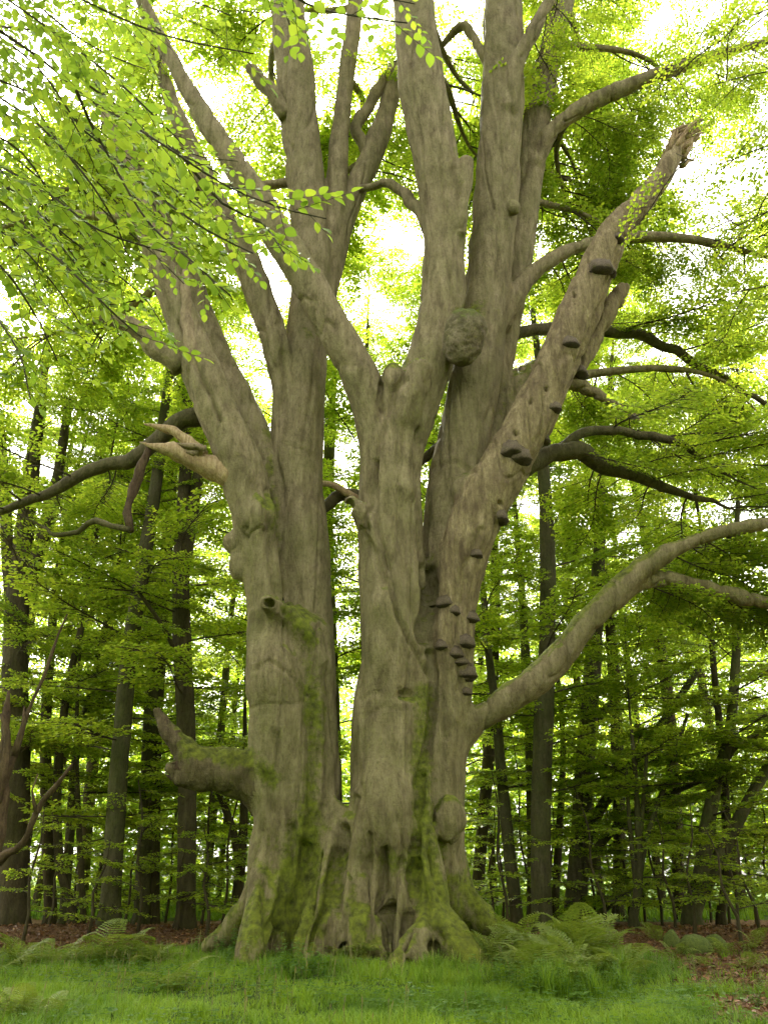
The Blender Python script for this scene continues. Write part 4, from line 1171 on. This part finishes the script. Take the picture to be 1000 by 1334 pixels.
# ------------------------------------------------------------------ overhanging near branch (its tree stands left of the frame)
def near_branch():
    loc = np.array([-5.2, 3.6, 0.0])
    root = thing('overhanging_beech', 'sunlit near beech reaching in with large translucent green leaves', 'tree', tuple(loc))
    mb = MB(); mb.add(*tube([(0, 0, -0.3, 0.42), (0.0, 0, 0.5, 0.30), (-0.15, 0.05, 4, 0.26), (-0.1, 0, 8, 0.2), (0.1, 0.1, 13, 0.12)], 14, 0.4, 0.1, 3))
    obj('trunk', mb.mesh('trunk', M['bark'], attrs={'moss': np.zeros(mb.n)}), root)
    G = [
        (3.4, [(-150, -60), (0, 40), (55, 78), (110, 125), (160, 155), (230, 200), (300, 245), (380, 275), (425, 285)]),
        (3.5, [(100, 118), (118, 160), (140, 200), (190, 285), (250, 340), (300, 385)]),
        (3.8, [(-150, 180), (0, 262), (40, 305), (100, 360), (150, 410), (185, 440)]),
        (3.6, [(-100, -150), (60, -30), (150, 20), (230, 50), (330, 70)]),
        (4.2, [(-150, 40), (20, 140), (100, 215), (150, 290), (165, 330)]),
        (4.4, [(-150, 270), (-20, 330), (40, 400), (75, 470)]),
        (3.2, [(250, -150), (330, -50), (400, 5), (470, 22), (530, 30)]),
        (4.0, [(-120, -90), (40, 20), (140, 95), (200, 150), (240, 190)]),
        (4.8, [(-150, 90), (0, 190), (90, 270), (130, 330)]),
        (4.6, [(-150, -40), (30, 70), (110, 170), (190, 220), (300, 300)]),
        (5.0, [(-100, 0), (60, 110), (160, 240), (230, 300), (260, 320)]),
        (4.1, [(300, -120), (350, -30), (375, 25), (385, 55)]),
        (5.2, [(-150, 330), (-40, 380), (20, 450), (40, 520)]),
        (3.9, [(-160, 130), (-30, 200), (60, 250), (130, 300), (220, 330)]),
        (4.3, [(-120, -160), (0, -40), (90, 40), (150, 75), (190, 90)]),
        (5.4, [(-150, 150), (20, 250), (80, 320), (130, 390)]),
        (4.5, [(100, -160), (180, -60), (230, -10), (300, 20)]),
        (3.7, [(230, 195), (290, 265), (340, 290), (370, 330)]),
        (4.9, [(-150, -100), (0, 0), (80, 60), (150, 140), (200, 210)]),
        (5.6, [(-150, 60), (40, 170), (120, 260), (200, 330), (240, 370)]),
        (5.8, [(-150, 220), (0, 300), (70, 370), (110, 430)]),
        (5.1, [(-60, -160), (60, -60), (140, -10), (210, 40)]),
        (5.5, [(-150, 0), (10, 100), (80, 190), (140, 250), (180, 300)]),
        (6.0, [(-150, 100), (0, 220), (60, 300), (90, 350), (150, 370)]),
        (4.7, [(340, -140), (420, -60), (480, -10), (540, 5)]),
        (5.2, [(60, 40), (150, 120), (220, 190), (290, 230), (330, 280)]),
        (4.9, [(100, 100), (180, 160), (240, 240), (300, 310)]),
        (5.6, [(40, 120), (140, 190), (210, 280), (260, 350), (290, 390)]),
        (6.0, [(90, 60), (170, 150), (250, 200), (310, 210)]),
        (4.2, [(130, 190), (200, 250), (270, 300), (330, 330)]),
        (5.3, [(-150, -20), (-20, 60), (50, 110), (90, 150), (130, 230)]),
        (4.4, [(-160, 120), (-40, 160), (30, 200), (70, 260), (110, 300)]),
        (6.2, [(-150, -60), (40, 50), (120, 110), (180, 180), (260, 260), (310, 290)]),
        (6.0, [(-150, 240), (-30, 290), (30, 340), (60, 400), (120, 450)]),
        (6.4, [(-60, -150), (90, 0), (170, 40), (220, 130)]),
        (5.7, [(-150, 180), (0, 240), (90, 310), (180, 380), (210, 420)]),
    ]
    lp, ld, ln = [], [], []
    rg = np.random.default_rng(5)
    hole = lambda px, py: ((px - 265) / 62) ** 2 + ((py - 85) / 58) ** 2 < 1
    def leaf(q, d):
        v = q - CAM
        dep = v[1] * CP + v[2] * SP
        if dep > 0:
            px = 500 + FPX * v[0] / dep; py = 667 - FPX * (-v[1] * SP + v[2] * CP) / dep
            if hole(px, py): return
        lp.append(q); ld.append(d); ln.append(np.array([rg.normal(0, 0.4), rg.normal(-0.55, 0.4), 1.0]))
    joint = P(-260, 60, 3.6)[0]
    mbw = MB()
    for Y, pts in G:
        C = np.array([[*P(a, b, Y + 0.25 * math.sin(i * 1.3 + Y * 5))[0], 0.011 - 0.008 * i / len(pts)] for i, (a, b) in enumerate(pts)])
        Rr = resample(C, 0.05)
        mbt = MB(); mbt.add(*tube(C - np.array([*loc, 0]), 5, 0.12))
        tw = obj('twig', mbt.mesh('twig', M['twig']), root)
        # join the twig to the main limb
        if pts[0][0] < 90 or pts[0][1] < -100:
            mj = MB(); mj.add(*tube(np.array([[*(joint - loc), 0.02], [*((joint + C[0, :3]) / 2 - loc + [0, 0, 0.15]), 0.014], [*(C[0, :3] - loc), 0.011]]), 5, 0.2))
            obj('twig', mj.mesh('twig', M['twig']), root)
        side = 1
        ms = MB()
        for i in range(2, len(Rr) - 1, 2):
            p = Rr[i, :3]
            d = Rr[i + 1, :3] - Rr[i, :3]; d /= np.linalg.norm(d)
            sd_ = np.cross(d, [0, 0, 1.0]); sd_ /= np.linalg.norm(sd_)
            side = -side
            a = R(rg.uniform(35, 65))
            d2 = d * math.cos(a) + sd_ * math.sin(a) * side + np.array([0, 0, rg.uniform(-0.35, 0.0)])
            d2 /= np.linalg.norm(d2)
            sl = rg.uniform(0.12, 0.46)
            e = p + d2 * sl
            ms.add(*tube(np.array([[*(p - loc), 0.003], [*((p + e) / 2 - loc), 0.0024], [*(e - loc), 0.0015]]), 3, 0.2))
            s3 = 1
            px2 = np.cross(d2, [0, 0, 1.0]); px2 /= np.linalg.norm(px2)
            nl = max(2, int(sl / 0.042))
            for j in range(1, nl + 1):
                t = j / nl
                s3 = -s3
                a2 = R(rg.uniform(30, 60)) if j < nl else R(rg.uniform(-10, 10))
                leaf(p + d2 * sl * t, d2 * math.cos(a2) + px2 * math.sin(a2) * s3 + np.array([0, 0, rg.uniform(-0.35, 0.1)]))
        obj('twig', ms.mesh('twig', M['twig']), root)
    for k in range(46):
        z = 5.5 + 8 * (k + random.random()) / 46
        put_bough(root, (loc[0] - 0.1, loc[1], z), random.uniform(1.9, 4.6), random.uniform(0.0, 0.6), random.uniform(-.3, .3), random.uniform(0.8, 1.2))
    # main limb from the trunk
    ml = MB(); ml.add(*tube(np.array([[-0.1, 0, 4.2, 0.12], [*((joint - loc) * np.array([0.4, 0.4, 1]) + np.array([0, 0, -0.5])), 0.07], [*(joint - loc), 0.035], [*(P(-160, 20, 3.7)[0] - loc), 0.02]]), 8, 0.2, 0.1))
    obj('limb', ml.mesh('limb', M['twig']), root)
    lp, ld, ln = map(np.array, (lp, ld, ln))
    m = len(lp)
    L = rg.uniform(0.055, 0.092, m); tint = rg.random(m)
    dist = np.linalg.norm(lp - CAM, axis=1) / L
    v = lp - CAM
    dep = v[:, 1] * CP + v[:, 2] * SP
    px = 500 + FPX * v[:, 0] / dep; py = 667 - FPX * (-v[:, 1] * SP + v[:, 2] * CP) / dep
    inside = (px > 0) & (py > 0)
    order = np.argsort(np.where(inside, dist, dist + 1e3))
    first, rest = order[:300], order[300:]
    V0, T0, _ = leaves_np(np.zeros((1, 3)), np.array([[1.0, 0, 0]]), np.array([[0, 0, 1.0]]), np.ones(1), np.full(1, 0.76), 2)
    shapes = [mesh_np('leaf', V0 * np.array([1, wv, 1]), T0, M['leaf_near'], attrs={'tint': np.full(len(V0), tv)}) for wv, tv in ((1, .15), (.92, .4), (1.06, .6), (1, .85), (0.95, 1.0))]
    for i in first:
        d = ld[i] / np.linalg.norm(ld[i]); s = np.cross(ln[i], d); s /= np.linalg.norm(s); u = np.cross(d, s)
        o = obj('leaf', shapes[rg.integers(5)], root)
        mt = Matrix(((d[0], s[0], u[0]), (d[1], s[1], u[1]), (d[2], s[2], u[2]))).to_4x4()
        o.matrix_basis = Matrix.Translation(Vector(lp[i] - loc)) @ mt @ Matrix.Scale(L[i], 4)
    V_, T2, idx = leaves_np(lp[rest] - loc, ld[rest], ln[rest], L[rest], L[rest] * 0.76, 2)
    obj('foliage', mesh_np('near_leaves', V_, T2, M['leaf_near'], attrs={'tint': tint[rest][idx]}), root, 'stuff')
    print('near leaves', m)
near_branch()

def right_branch():
    loc = np.array([9.4, 7.6, 0.0])
    loc[2] = float(gz(loc[0], loc[1]))
    root = thing('overhanging_beech', 'beech reaching in beside the broken dead stem with small dark leaves', 'tree', tuple(loc))
    mb = MB(); mb.add(*tube([(0, 0, -0.3, 0.45), (0, 0, 0.5, 0.32), (0.2, 0.05, 6, 0.26), (0.1, 0, 12, 0.2), (0.0, 0.1, 19, 0.1)], 14, 0.4, 0.1, 5))
    obj('trunk', mb.mesh('trunk', M['bark'], attrs={'moss': np.zeros(mb.n)}), root)
    for Y, pts in ((9.0, [(1180, 120), (1060, 90), (990, 95), (930, 110)]), (9.5, [(1180, 200), (1080, 180), (1000, 190), (930, 215), (880, 200)]), (8.5, [(1150, -20), (1050, 0), (980, 20), (930, 60)]),
                   (9.8, [(1180, 260), (1080, 250), (1000, 275), (950, 300)]), (10, [(1180, 330), (1080, 350), (1010, 370), (960, 380)])):
        C = np.array([[*P(a, b, Y)[0], 0.016 - 0.01 * i / 4] for i, (a, b) in enumerate(pts)])
        C0 = np.vstack([[[loc[0] + 0.1, loc[1], C[0, 2] - 1.2, 0.06]], C])
        mb = MB(); mb.add(*tube(C0 - np.array([*loc, 0]), 6, 0.25, 0.1))
        obj('limb', mb.mesh('limb', M['twig']), root)
        crown_along(C, root, 0.1, 8, sc=(0.5, 0.9), pitch=(-0.35, 0.05), kind=SBOUGH)
    for k in range(60):  # out-of-view side of the crown, filled out to block sky light from the right
        z = 4.5 + 15 * (k + random.random()) / 60
        put_bough(root, (loc[0] + 0.1, loc[1], loc[2] + z), random.uniform(-2.0, 1.4), random.uniform(0.0, 0.6), random.uniform(-.3, .3), random.uniform(0.9, 1.35))
right_branch()

# ------------------------------------------------------------------ grass, litter
def blades(n, xr, yr, h, wdt, maskf, name, mat, lean=0.35, clump=6, zoff=0.0):
    pts = []
    while sum(map(len, pts)) < n:
        x = rng.uniform(*xr, n); y = rng.uniform(*yr, n)
        k = rng.random(n) < maskf(x, y)
        pts.append(np.stack([x[k], y[k]], -1))
    c = np.concatenate(pts)[:n]
    c = np.repeat(c, clump, 0) + rng.normal(0, 0.045, (n * clump, 2))
    m = len(c)
    z = gz(c[:, 0], c[:, 1]) - 0.01 + zoff
    a = rng.uniform(0, 6.28, m)
    d = np.stack([np.cos(a), np.sin(a)], -1)
    hvar = np.clip(0.75 + 1.0 * fbm(np.stack([c[:, 0] * 1.1, c[:, 1] * 1.1, c[:, 0] * 0], -1), 3), 0.3, 1.6)
    hh = h * rng.uniform(0.5, 1.3, m) * hvar
    ln_ = lean * rng.uniform(0.3, 1.8, m) * hh
    W = wdt * rng.uniform(0.7, 1.3, m)
    s = np.stack([-d[:, 1], d[:, 0]], -1)
    base = np.column_stack([c, z])
    def pt(t, side, wv):
        q = base.copy()
        q[:, :2] += d * (ln_ * t ** 2)[:, None] + s * (side * W * wv)[:, None]
        q[:, 2] += hh * t * (1 - 0.25 * t * np.minimum(ln_ / hh, 1))
        return q
    V_ = np.stack([pt(0, -0.5, 1), pt(0, 0.5, 1), pt(0.5, -0.5, 0.8), pt(0.5, 0.5, 0.8), pt(1, 0, 0)], 1).reshape(-1, 3)
    i = np.arange(m)[:, None] * 5
    T2 = np.concatenate([i + np.array([[0, 1, 3]]), i + np.array([[0, 3, 2]]), i + np.array([[2, 3, 4]])])
    tint = np.repeat(np.clip(0.5 + 0.9 * fbm(np.column_stack([c * 0.8, c[:, 0] * 0 + 7]), 2) + rng.normal(0, 0.2, m), 0, 1), 5)
    return obj(name, mesh_np(name, V_, T2, mat, smooth=True, attrs={'tint': tint}), kind='stuff')
tag(blades(13000, (-8, 8), (9.0, 19.5), 0.20, 0.011, lambda x, y: grass_mask(x, y) * (y < 26), 'grass', M['grass'], lean=0.65, clump=9), 'short bright green grass round the foot of the ancient beech', 'grass')
tag(blades(5000, (-26, 26), (30.5, 46), 0.5, 0.03, lambda x, y: grass_mask(x, y), 'grass', M['grass'], clump=7), 'sunlit tall grass strip of the clearing behind the wood', 'grass')

def stalks(n, xr, yr):
    x = rng.uniform(*xr, n * 3); y = rng.uniform(*yr, n * 3)
    k = rng.random(n * 3) < grass_mask(x, y) * sstep(-0.1, 0.3, fbm(np.stack([x * 0.7, y * 0.7, x * 0 + 12], -1), 2))
    x, y = x[k][:n], y[k][:n]
    m = len(x)
    h = rng.uniform(0.22, 0.5, m)
    base = np.column_stack([x, y, gz(x, y) - 0.01])
    tip = base + np.column_stack([rng.normal(0, 0.07, m), rng.normal(0, 0.07, m), h])
    V_, T2 = [], []
    side = np.column_stack([np.full(m, 0.0022), np.zeros(m), np.zeros(m)])
    mid = base * 0.22 + tip * 0.78
    V_ = np.stack([base - side, base + side, mid - side, mid + side, mid - side * 3.5 + (tip - mid) * 0.4, mid + side * 3.5 + (tip - mid) * 0.4, tip], 1).reshape(-1, 3)
    i = np.arange(m)[:, None] * 7
    T2 = np.concatenate([i + np.array([t]) for t in ((0, 1, 3), (0, 3, 2), (2, 3, 5), (2, 5, 4), (4, 5, 6))])
    o = obj('seed_stalks', mesh_np('seed_stalks', V_, T2, M['straw'], attrs={'tint': np.repeat(rng.random(m), 7)}), kind='stuff')
    tag(o, 'pale dry seed stalks standing above the short grass', 'grass')
    x = rng.uniform(*xr, 9000); y = rng.uniform(*yr, 9000)
    k = rng.random(9000) < sstep(0.0, 0.35, fbm(np.stack([x * 0.9, y * 0.9, x * 0 + 30], -1), 2)) * grass_mask(x, y)
    x, y = np.repeat(x[k], 3), np.repeat(y[k], 3)
    m = len(x)
    a = np.tile(np.array([0, 2.1, 4.2]), m // 3) + np.repeat(rng.uniform(0, 6, m // 3), 3)
    pos = np.column_stack([x, y, gz(x, y) + np.repeat(rng.uniform(0.06, 0.17, m // 3), 3)])
    d = np.column_stack([np.cos(a), np.sin(a), np.full(m, 0.1)])
    L = np.repeat(rng.uniform(0.035, 0.075, m // 3), 3)
    V_, T2, idx = leaves_np(pos, d, rng.normal(0, 0.25, (m, 3)) + np.array([0, 0, 1]), L, L * 0.7, 1)
    o = obj('ground_cover', mesh_np('ground_cover', V_, T2, M['herb'], smooth=False, attrs={'tint': rng.random(m)[idx]}), kind='stuff')
    tag(o, 'low three-leaved ground cover growing through the short grass', 'ground cover')
stalks(350, (-8, 8), (9.5, 17.5))

def litter(n, xr, yr, name, label, size=(0.05, 0.09)):
    x = rng.uniform(*xr, n * 3); y = rng.uniform(*yr, n * 3)
    k = rng.random(n * 3) < (1 - grass_mask(x, y))
    x, y = x[k][:n], y[k][:n]
    m = len(x)
    pos = np.column_stack([x, y, gz(x, y) + rng.uniform(0.004, 0.03, m)])
    d = rng.normal(0, 1, (m, 3)) * np.array([1, 1, 0.25])
    nr = rng.normal(0, 0.4, (m, 3)) + np.array([0, 0, 1])
    L = rng.uniform(*size, m)
    V_, T2, idx = leaves_np(pos, d, nr, L, L * 0.6, 1, 0.5)
    o = obj(name, mesh_np(name, V_, T2, M['dry'], smooth=False, attrs={'tint': rng.random(m)[idx]}), kind='stuff')
    tag(o, label, 'leaf litter')
litter(30000, (-14, 14), (9.5, 28), 'leaf_litter', 'brown fallen beech leaves covering the woodland floor', (0.06, 0.11))

# ------------------------------------------------------------------ ferns and herbs
def frond_mesh(seed, L=0.8, pairs=20, w=0.20):
    rg = np.random.default_rng(seed)
    mb = MB()
    def ax(t): return np.array([L * (t - 0.12 * t * t), 0.03 * math.sin(3 * t + seed), L * (0.85 * t - 0.80 * t * t)])
    lp, ld, ln, LL = [], [], [], []
    for i in range(2, pairs + 1):
        t = i / pairs
        p = ax(t)
        wl = L * w * math.sin(min(1, t * 1.9 + 0.12) * math.pi / 2) * (1.03 - t) ** 0.75 * 1.7
        for s in (-1, 1):
            dv = np.array([0.45, s * 1.0, -0.22])
            # each pinna is a row of pinnules
            q = 4 if wl > 0.05 else 2
            for j in range(q):
                b = p + dv * wl * j / q
                lp.append(b); ld.append(dv + rg.normal(0, .06, 3)); ln.append(np.array([rg.normal(0, .2), rg.normal(0, .2), 1])); LL.append(wl / q * 1.7)
    LL = np.array(LL)
    V_, T2, idx = leaves_np(np.array(lp), np.array(ld), np.array(ln), LL, np.minimum(LL * 0.55, L * 0.035), 0)
    tint = rg.random(len(lp)) * 0.5 + 0.25
    n0 = len(V_)
    V2, T3, Q3 = tube(np.array([[*ax(t), 0.006 * (1.1 - t)] for t in np.linspace(0, 1, 7)]), 4, 0.2)
    mb.add(V_, T2); mb.add(V2, T3, Q3)
    return mb.mesh('frond', M['fern'], attrs={'tint': np.concatenate([tint[idx], np.full(len(V2), 0.6)])})
FROND = [frond_mesh(i) for i in range(5)]
FERN_N = 0
def fern(px, py, size, label, n=9, Y=None, z=None, name='fern', lift=0.0, cat='fern', group='ferns at the edge of the grass'):
    Y = Y or ground_Y(py)
    p, s = P(px, py, Y)
    z0 = float(gz(p[0], p[1])) if z is None else z
    t = thing(name, label, cat, (p[0], p[1], z0), group)
    for i in range(n):
        o = obj('frond', FROND[random.randrange(5)], t)
        o.location = (random.uniform(-.06, .06), random.uniform(-.06, .06), -0.02)
        o.rotation_euler = (random.uniform(-.25, .25), random.uniform(-0.75, 0.15) - lift, i * 6.283 / n + random.uniform(-.3, .3))
        k = size * random.uniform(0.75, 1.15)
        o.scale = (k, k, k)
    return t
BR_L = 'bracken fern in the tall clump beside the right-hand roots'
for px, py, sz in ((640, 1268, 1.0), (672, 1262, 1.2), (705, 1270, 1.15), (735, 1266, 1.4), (762, 1272, 1.3), (790, 1268, 1.1), (745, 1285, 1.1), (700, 1290, 1.0), (815, 1280, 0.8)):
    fern(px, py, sz * 1.2, BR_L, 10, lift=0.3, group='bracken beside the right-hand roots')
for px, py, sz in ((85, 1262, 0.9), (130, 1258, 1.0), (165, 1256, 1.0), (200, 1262, 0.8), (20, 1264, 0.9), (48, 1256, 0.9)):
    fern(px, py, sz * 1.25, 'pale green fern in the row along the brown litter bank', 9, group='ferns along the litter bank')
fern(232, 1290, 1.0, 'single low fern spreading flat in the open grass', 7)
fern(18, 1334, 0.8, 'fern with upright curled fronds at the grass corner', 6, lift=0.3, group='ferns in the near grass')
fern(52, 1334, 0.7, 'fern with upright curled fronds at the grass corner', 6, lift=0.3, group='ferns in the near grass')
for px, py, sz in ((985, 1240, 0.8), (940, 1245, 0.7), (880, 1244, 0.7), (915, 1258, 0.6), (970, 1262, 0.6), (760, 1226, 0.7), (855, 1232, 0.7)):
    fern(px, py, sz, 'small fern on the brown litter among the mossy stones', 7, group='ferns among the mossy stones')
hit, n_ = on_tree(452, 1238)
if hit is not None:
    for dx in (-14, 0, 14, 26):
        h2, n2 = on_tree(452 + dx, 1240)
        if h2 is not None:
            fern(0, 0, 0.42, 'small drooping fern rooted on the mossy knuckled root', 7, Y=None, z=0, group='ferns on the root') if False else None
            t = thing('fern', 'small drooping fern rooted on the mossy knuckled root', 'fern', (h2.x, h2.y + 0.03, h2.z), 'small ferns on the root')
            for i in range(7):
                o = obj('frond', FROND[random.randrange(5)], t)
                o.rotation_euler = (random.uniform(-.2, .2), random.uniform(-0.3, 0.4), -math.pi / 2 + (i - 3) * 0.45)
                k = random.uniform(0.35, 0.5); o.scale = (k, k, k)

def herb_mesh(seed, h=0.55):
    rg = np.random.default_rng(seed)
    mb = MB()
    lp, ld, ln, LL = [], [], [], []
    tb = []
    for s in range(7):
        a = rg.uniform(0, 6.28); hh = h * rg.uniform(0.6, 1.1); le = rg.uniform(0.05, 0.22)
        top = np.array([math.cos(a) * le, math.sin(a) * le, hh])
        b = rg.normal(0, 0.05, 3) * np.array([1, 1, 0])
        tb.append(tube(np.array([[*b, 0.004], [*(b + top * 0.5 + [0, 0, 0.03]), 0.003], [*(b + top), 0.002]]), 4, 0.15))
        for j in range(2, 9):
            t = j / 8
            p = b + top * t
            for sgn in (0, math.pi):
                an = j * 1.57 + sgn + a
                lp.append(p); ld.append(np.array([math.cos(an), math.sin(an), rg.uniform(-0.4, 0.3)])); ln.append(np.array([rg.normal(0, .3), rg.normal(0, .3), 1])); LL.append(0.085 * (1.25 - 0.7 * t))
    LL = np.array(LL)
    V_, T2, idx = leaves_np(np.array(lp), np.array(ld), np.array(ln), LL, LL * 0.55, 1)
    mb.add(V_, T2)
    tt = [rg.random(len(lp))[idx]]
    for V2, T3, Q3 in tb:
        mb.add(V2, T3, Q3); tt.append(np.full(len(V2), 0.5))
    return mb.mesh('herb', M['herb'], attrs={'tint': np.concatenate(tt)})
HERB = [herb_mesh(i) for i in range(4)]
def herb(px, py, sc, label, group, cat='herb'):
    p, s = P(px, py, ground_Y(py))
    o = obj('leafy_herb', HERB[random.randrange(4)])
    o.location = (p[0], p[1], float(gz(p[0], p[1])) - 0.02)
    o.rotation_euler = (0, 0, random.uniform(0, 6.28))
    o.scale = (sc, sc, sc)
    tag(o, label, cat, group)
for px, py, sc in ((285, 1258, 0.9), (305, 1262, 1.0), (272, 1250, 0.8), (322, 1270, 0.8), (295, 1270, 0.7), (255, 1252, 0.7)):
    herb(px, py, sc, 'bushy dark green herb against the left-hand roots', 'herbs at the left-hand roots')
for px, py, sc in ((372, 1280, 1.0), (388, 1284, 1.0), (405, 1280, 0.8), (355, 1284, 0.7), (420, 1286, 0.6)):
    herb(px, py, sc, 'leafy herb in front of the cleft between the two trunks', 'herbs before the cleft')
for px, py, sc in ((650, 1295, 0.9), (675, 1300, 0.9), (700, 1304, 1.0), (728, 1302, 1.0), (620, 1290, 0.8), (770, 1300, 0.9), (800, 1296, 0.8), (820, 1300, 0.7), (665, 1285, 1.0), (745, 1306, 0.8)):
    herb(px, py, sc, 'nettle-like leafy herb below the bracken clump', 'herbs below the bracken')
for px, py, sc in ((870, 1302, 0.5), (985, 1316, 0.6), (965, 1308, 0.5), (990, 1290, 0.5)):
    herb(px, py, sc, 'low green seedling on the bare brown litter', 'seedlings on the litter')

# long grass tussocks
def tussock_mesh(seed, h=0.75, n=70):
    rg = np.random.default_rng(seed)
    V_, T2 = [], []
    for i in range(n):
        a = rg.uniform(0, 6.28); d = np.array([math.cos(a), math.sin(a), 0]); s = np.array([-d[1], d[0], 0])
        hh = h * rg.uniform(0.5, 1.15); le = hh * rg.uniform(0.15, 0.7); w_ = 0.006 * rg.uniform(0.7, 1.4)
        b = rg.normal(0, 0.05, 3) * np.array([1, 1, 0])
        o = len(V_)
        for t in (0, 0.35, 0.7, 1.0):
            c = b + d * le * t ** 2 + np.array([0, 0, hh * (t - 0.35 * t ** 3)])
            V_ += [c - s * w_ * (1.02 - t), c + s * w_ * (1.02 - t)]
        for j in range(3):
            k = o + 2 * j
            T2 += [(k, k + 1, k + 3), (k, k + 3, k + 2)]
    return mesh_np('tussock', np.array(V_), np.array(T2), M['grass'], attrs={'tint': np.repeat(rg.random(n), 8)})
TUS = [tussock_mesh(i) for i in range(4)]
def tussock(px, py, sc, label, group, Y=None):
    p, s = P(px, py, ground_Y(py))
    o = obj('grass_tussock', TUS[random.randrange(4)])
    o.location = (p[0], p[1], float(gz(p[0], p[1])) - 0.02)
    o.rotation_euler = (0, 0, random.uniform(0, 6.28)); o.scale = (sc, sc, sc)
    tag(o, label, 'grass', group)
for i in range(26):
    tussock(random.uniform(690, 835), random.uniform(1276, 1308), random.uniform(0.6, 1.1), 'long arching grass tussock in the bracken clump', 'tussocks in the bracken clump')
for i in range(12):
    tussock(random.uniform(545, 650), random.uniform(1278, 1300), random.uniform(0.5, 0.8), 'seeding grass tussock against the mossy root', 'tussocks at the mossy root')
for px, py, sc in ((250, 1330, 0.5), (262, 1332, 0.55), (238, 1333, 0.45), (275, 1330, 0.4)):
    tussock(px, py, sc, 'dark coarse grass tussock in the near lawn', 'coarse tussocks in the near lawn')

# ------------------------------------------------------------------ stones, fallen wood
def stone(px, py, wpx, hpx, label, mat='moss', name='mossy_stone'):
    Y = ground_Y(py)
    p, s = P(px, py, Y)
    rg = np.random.default_rng(int(px))
    nu, nv = 18, 10
    V_ = []
    for j in range(nv + 1):
        th = math.pi * 0.62 * j / nv
        for i in range(nu):
            a = 2 * math.pi * i / nu
            V_.append((math.sin(th) * math.cos(a), math.sin(th) * math.sin(a), math.cos(th)))
    V_ = np.array(V_)
    V_ = V_ * (1 + 0.25 * fbm(V_ * 1.6 + px, 3))[:, None]
    V_ = V_ * np.array([wpx * s / 2, wpx * s / 2 * 0.8, hpx * s])
    i = (np.arange(nv)[:, None] * nu); k = np.arange(nu)[None]; k2 = (k + 1) % nu
    Q_ = np.stack([i + k, i + nu + k, i + nu + k2, i + k2], -1).reshape(-1, 4)
    o = obj(name, mesh_np(name, V_, Q_, M[mat]))
    o.location = (p[0], p[1], float(gz(p[0], p[1])) - 0.02)
    tag(o, label, 'stone')
stone(905, 1242, 46, 24, 'large moss-covered stone left of the fallen log')
stone(932, 1238, 32, 16, 'smaller moss-covered stone touching the large one')
stone(876, 1236, 26, 20, 'steep mossy hummock by the brown litter bank')
stone(852, 1256, 26, 12, 'low brown root lump on the litter', 'dead' if False else 'moss')

def fallen(name, label, rows, mat, cat='branch', rough=0.7, sides=8, extra=()):
    C = chain_px(rows)
    loc = C[0, :3].copy(); loc[2] = float(gz(loc[0], loc[1]))
    root = thing(name, label, cat, tuple(loc))
    mb = MB(); mb.add(*tube(C - np.array([*loc, 0]), sides, 0.15, rough, int(rows[0][0]) + 9, 4))
    obj('limb', mb.mesh('limb', M[mat]), root)
    for rw in extra:
        Ce = chain_px(rw)
        mb = MB(); mb.add(*tube(Ce - np.array([*loc, 0]), 6, 0.15, rough, 4, 4))
        obj('side_branch', mb.mesh('side_branch', M[mat]), root)
    return root
fallen('fallen_log', 'short fallen log lying beside the mossy stones', [(800, 1240, 6, 22.2), (850, 1238, 6, 22.3), (900, 1240, 5, 22.4), (940, 1246, 3, 22.4)], 'wood_bg')
fallen('fallen_branch', 'thin bare fallen branch on the brown litter', [(828, 1262, 3, 17.6), (850, 1256, 3, 17.8), (880, 1262, 2, 17.7), (905, 1268, 1, 17.6)], 'wood_bg')
fallen('fallen_branch', 'pale broken branch on the litter bank among ferns', [(160, 1243, 4, 20.0), (172, 1236, 4, 20.1), (186, 1232, 2, 20.2)], 'raw')
# splintered dead limb leaning in from the left
fallen('splintered_dead_limb', 'reddish splintered dead limb leaning across the dark forked beech', [(-30, 1268, 11, 15.6), (-16, 1160, 9, 15.7), (-2, 1090, 8, 15.8), (6, 1000, 7, 15.9), (8, 940, 6, 16.0), (12, 900, 2, 16.1)], 'wood_red',
       extra=([(-25, 1160, 6, 15.6), (0, 1120, 7, 15.5), (30, 1098, 5, 15.4), (52, 1050, 4, 15.3), (75, 1022, 3, 15.2), (95, 995, 2, 15.1)],
              [(2, 1040, 5, 15.9), (18, 985, 4, 15.9), (40, 920, 3, 15.9), (58, 880, 2, 15.9), (75, 830, 2, 15.9), (88, 800, 1, 15.9)],
              [(-15, 1080, 5, 15.8), (4, 1010, 6, 15.7), (10, 960, 4, 15.7), (2, 930, 2, 15.7)],
              [(20, 985, 4, 15.9), (30, 950, 3, 15.8), (32, 920, 1, 15.8)], [(48, 1060, 3, 15.3), (42, 1030, 2, 15.2), (50, 1008, 1, 15.2)]))
print('objects', len(bpy.data.objects), 'tris', sum(len(m.polygons) for m in bpy.data.meshes))
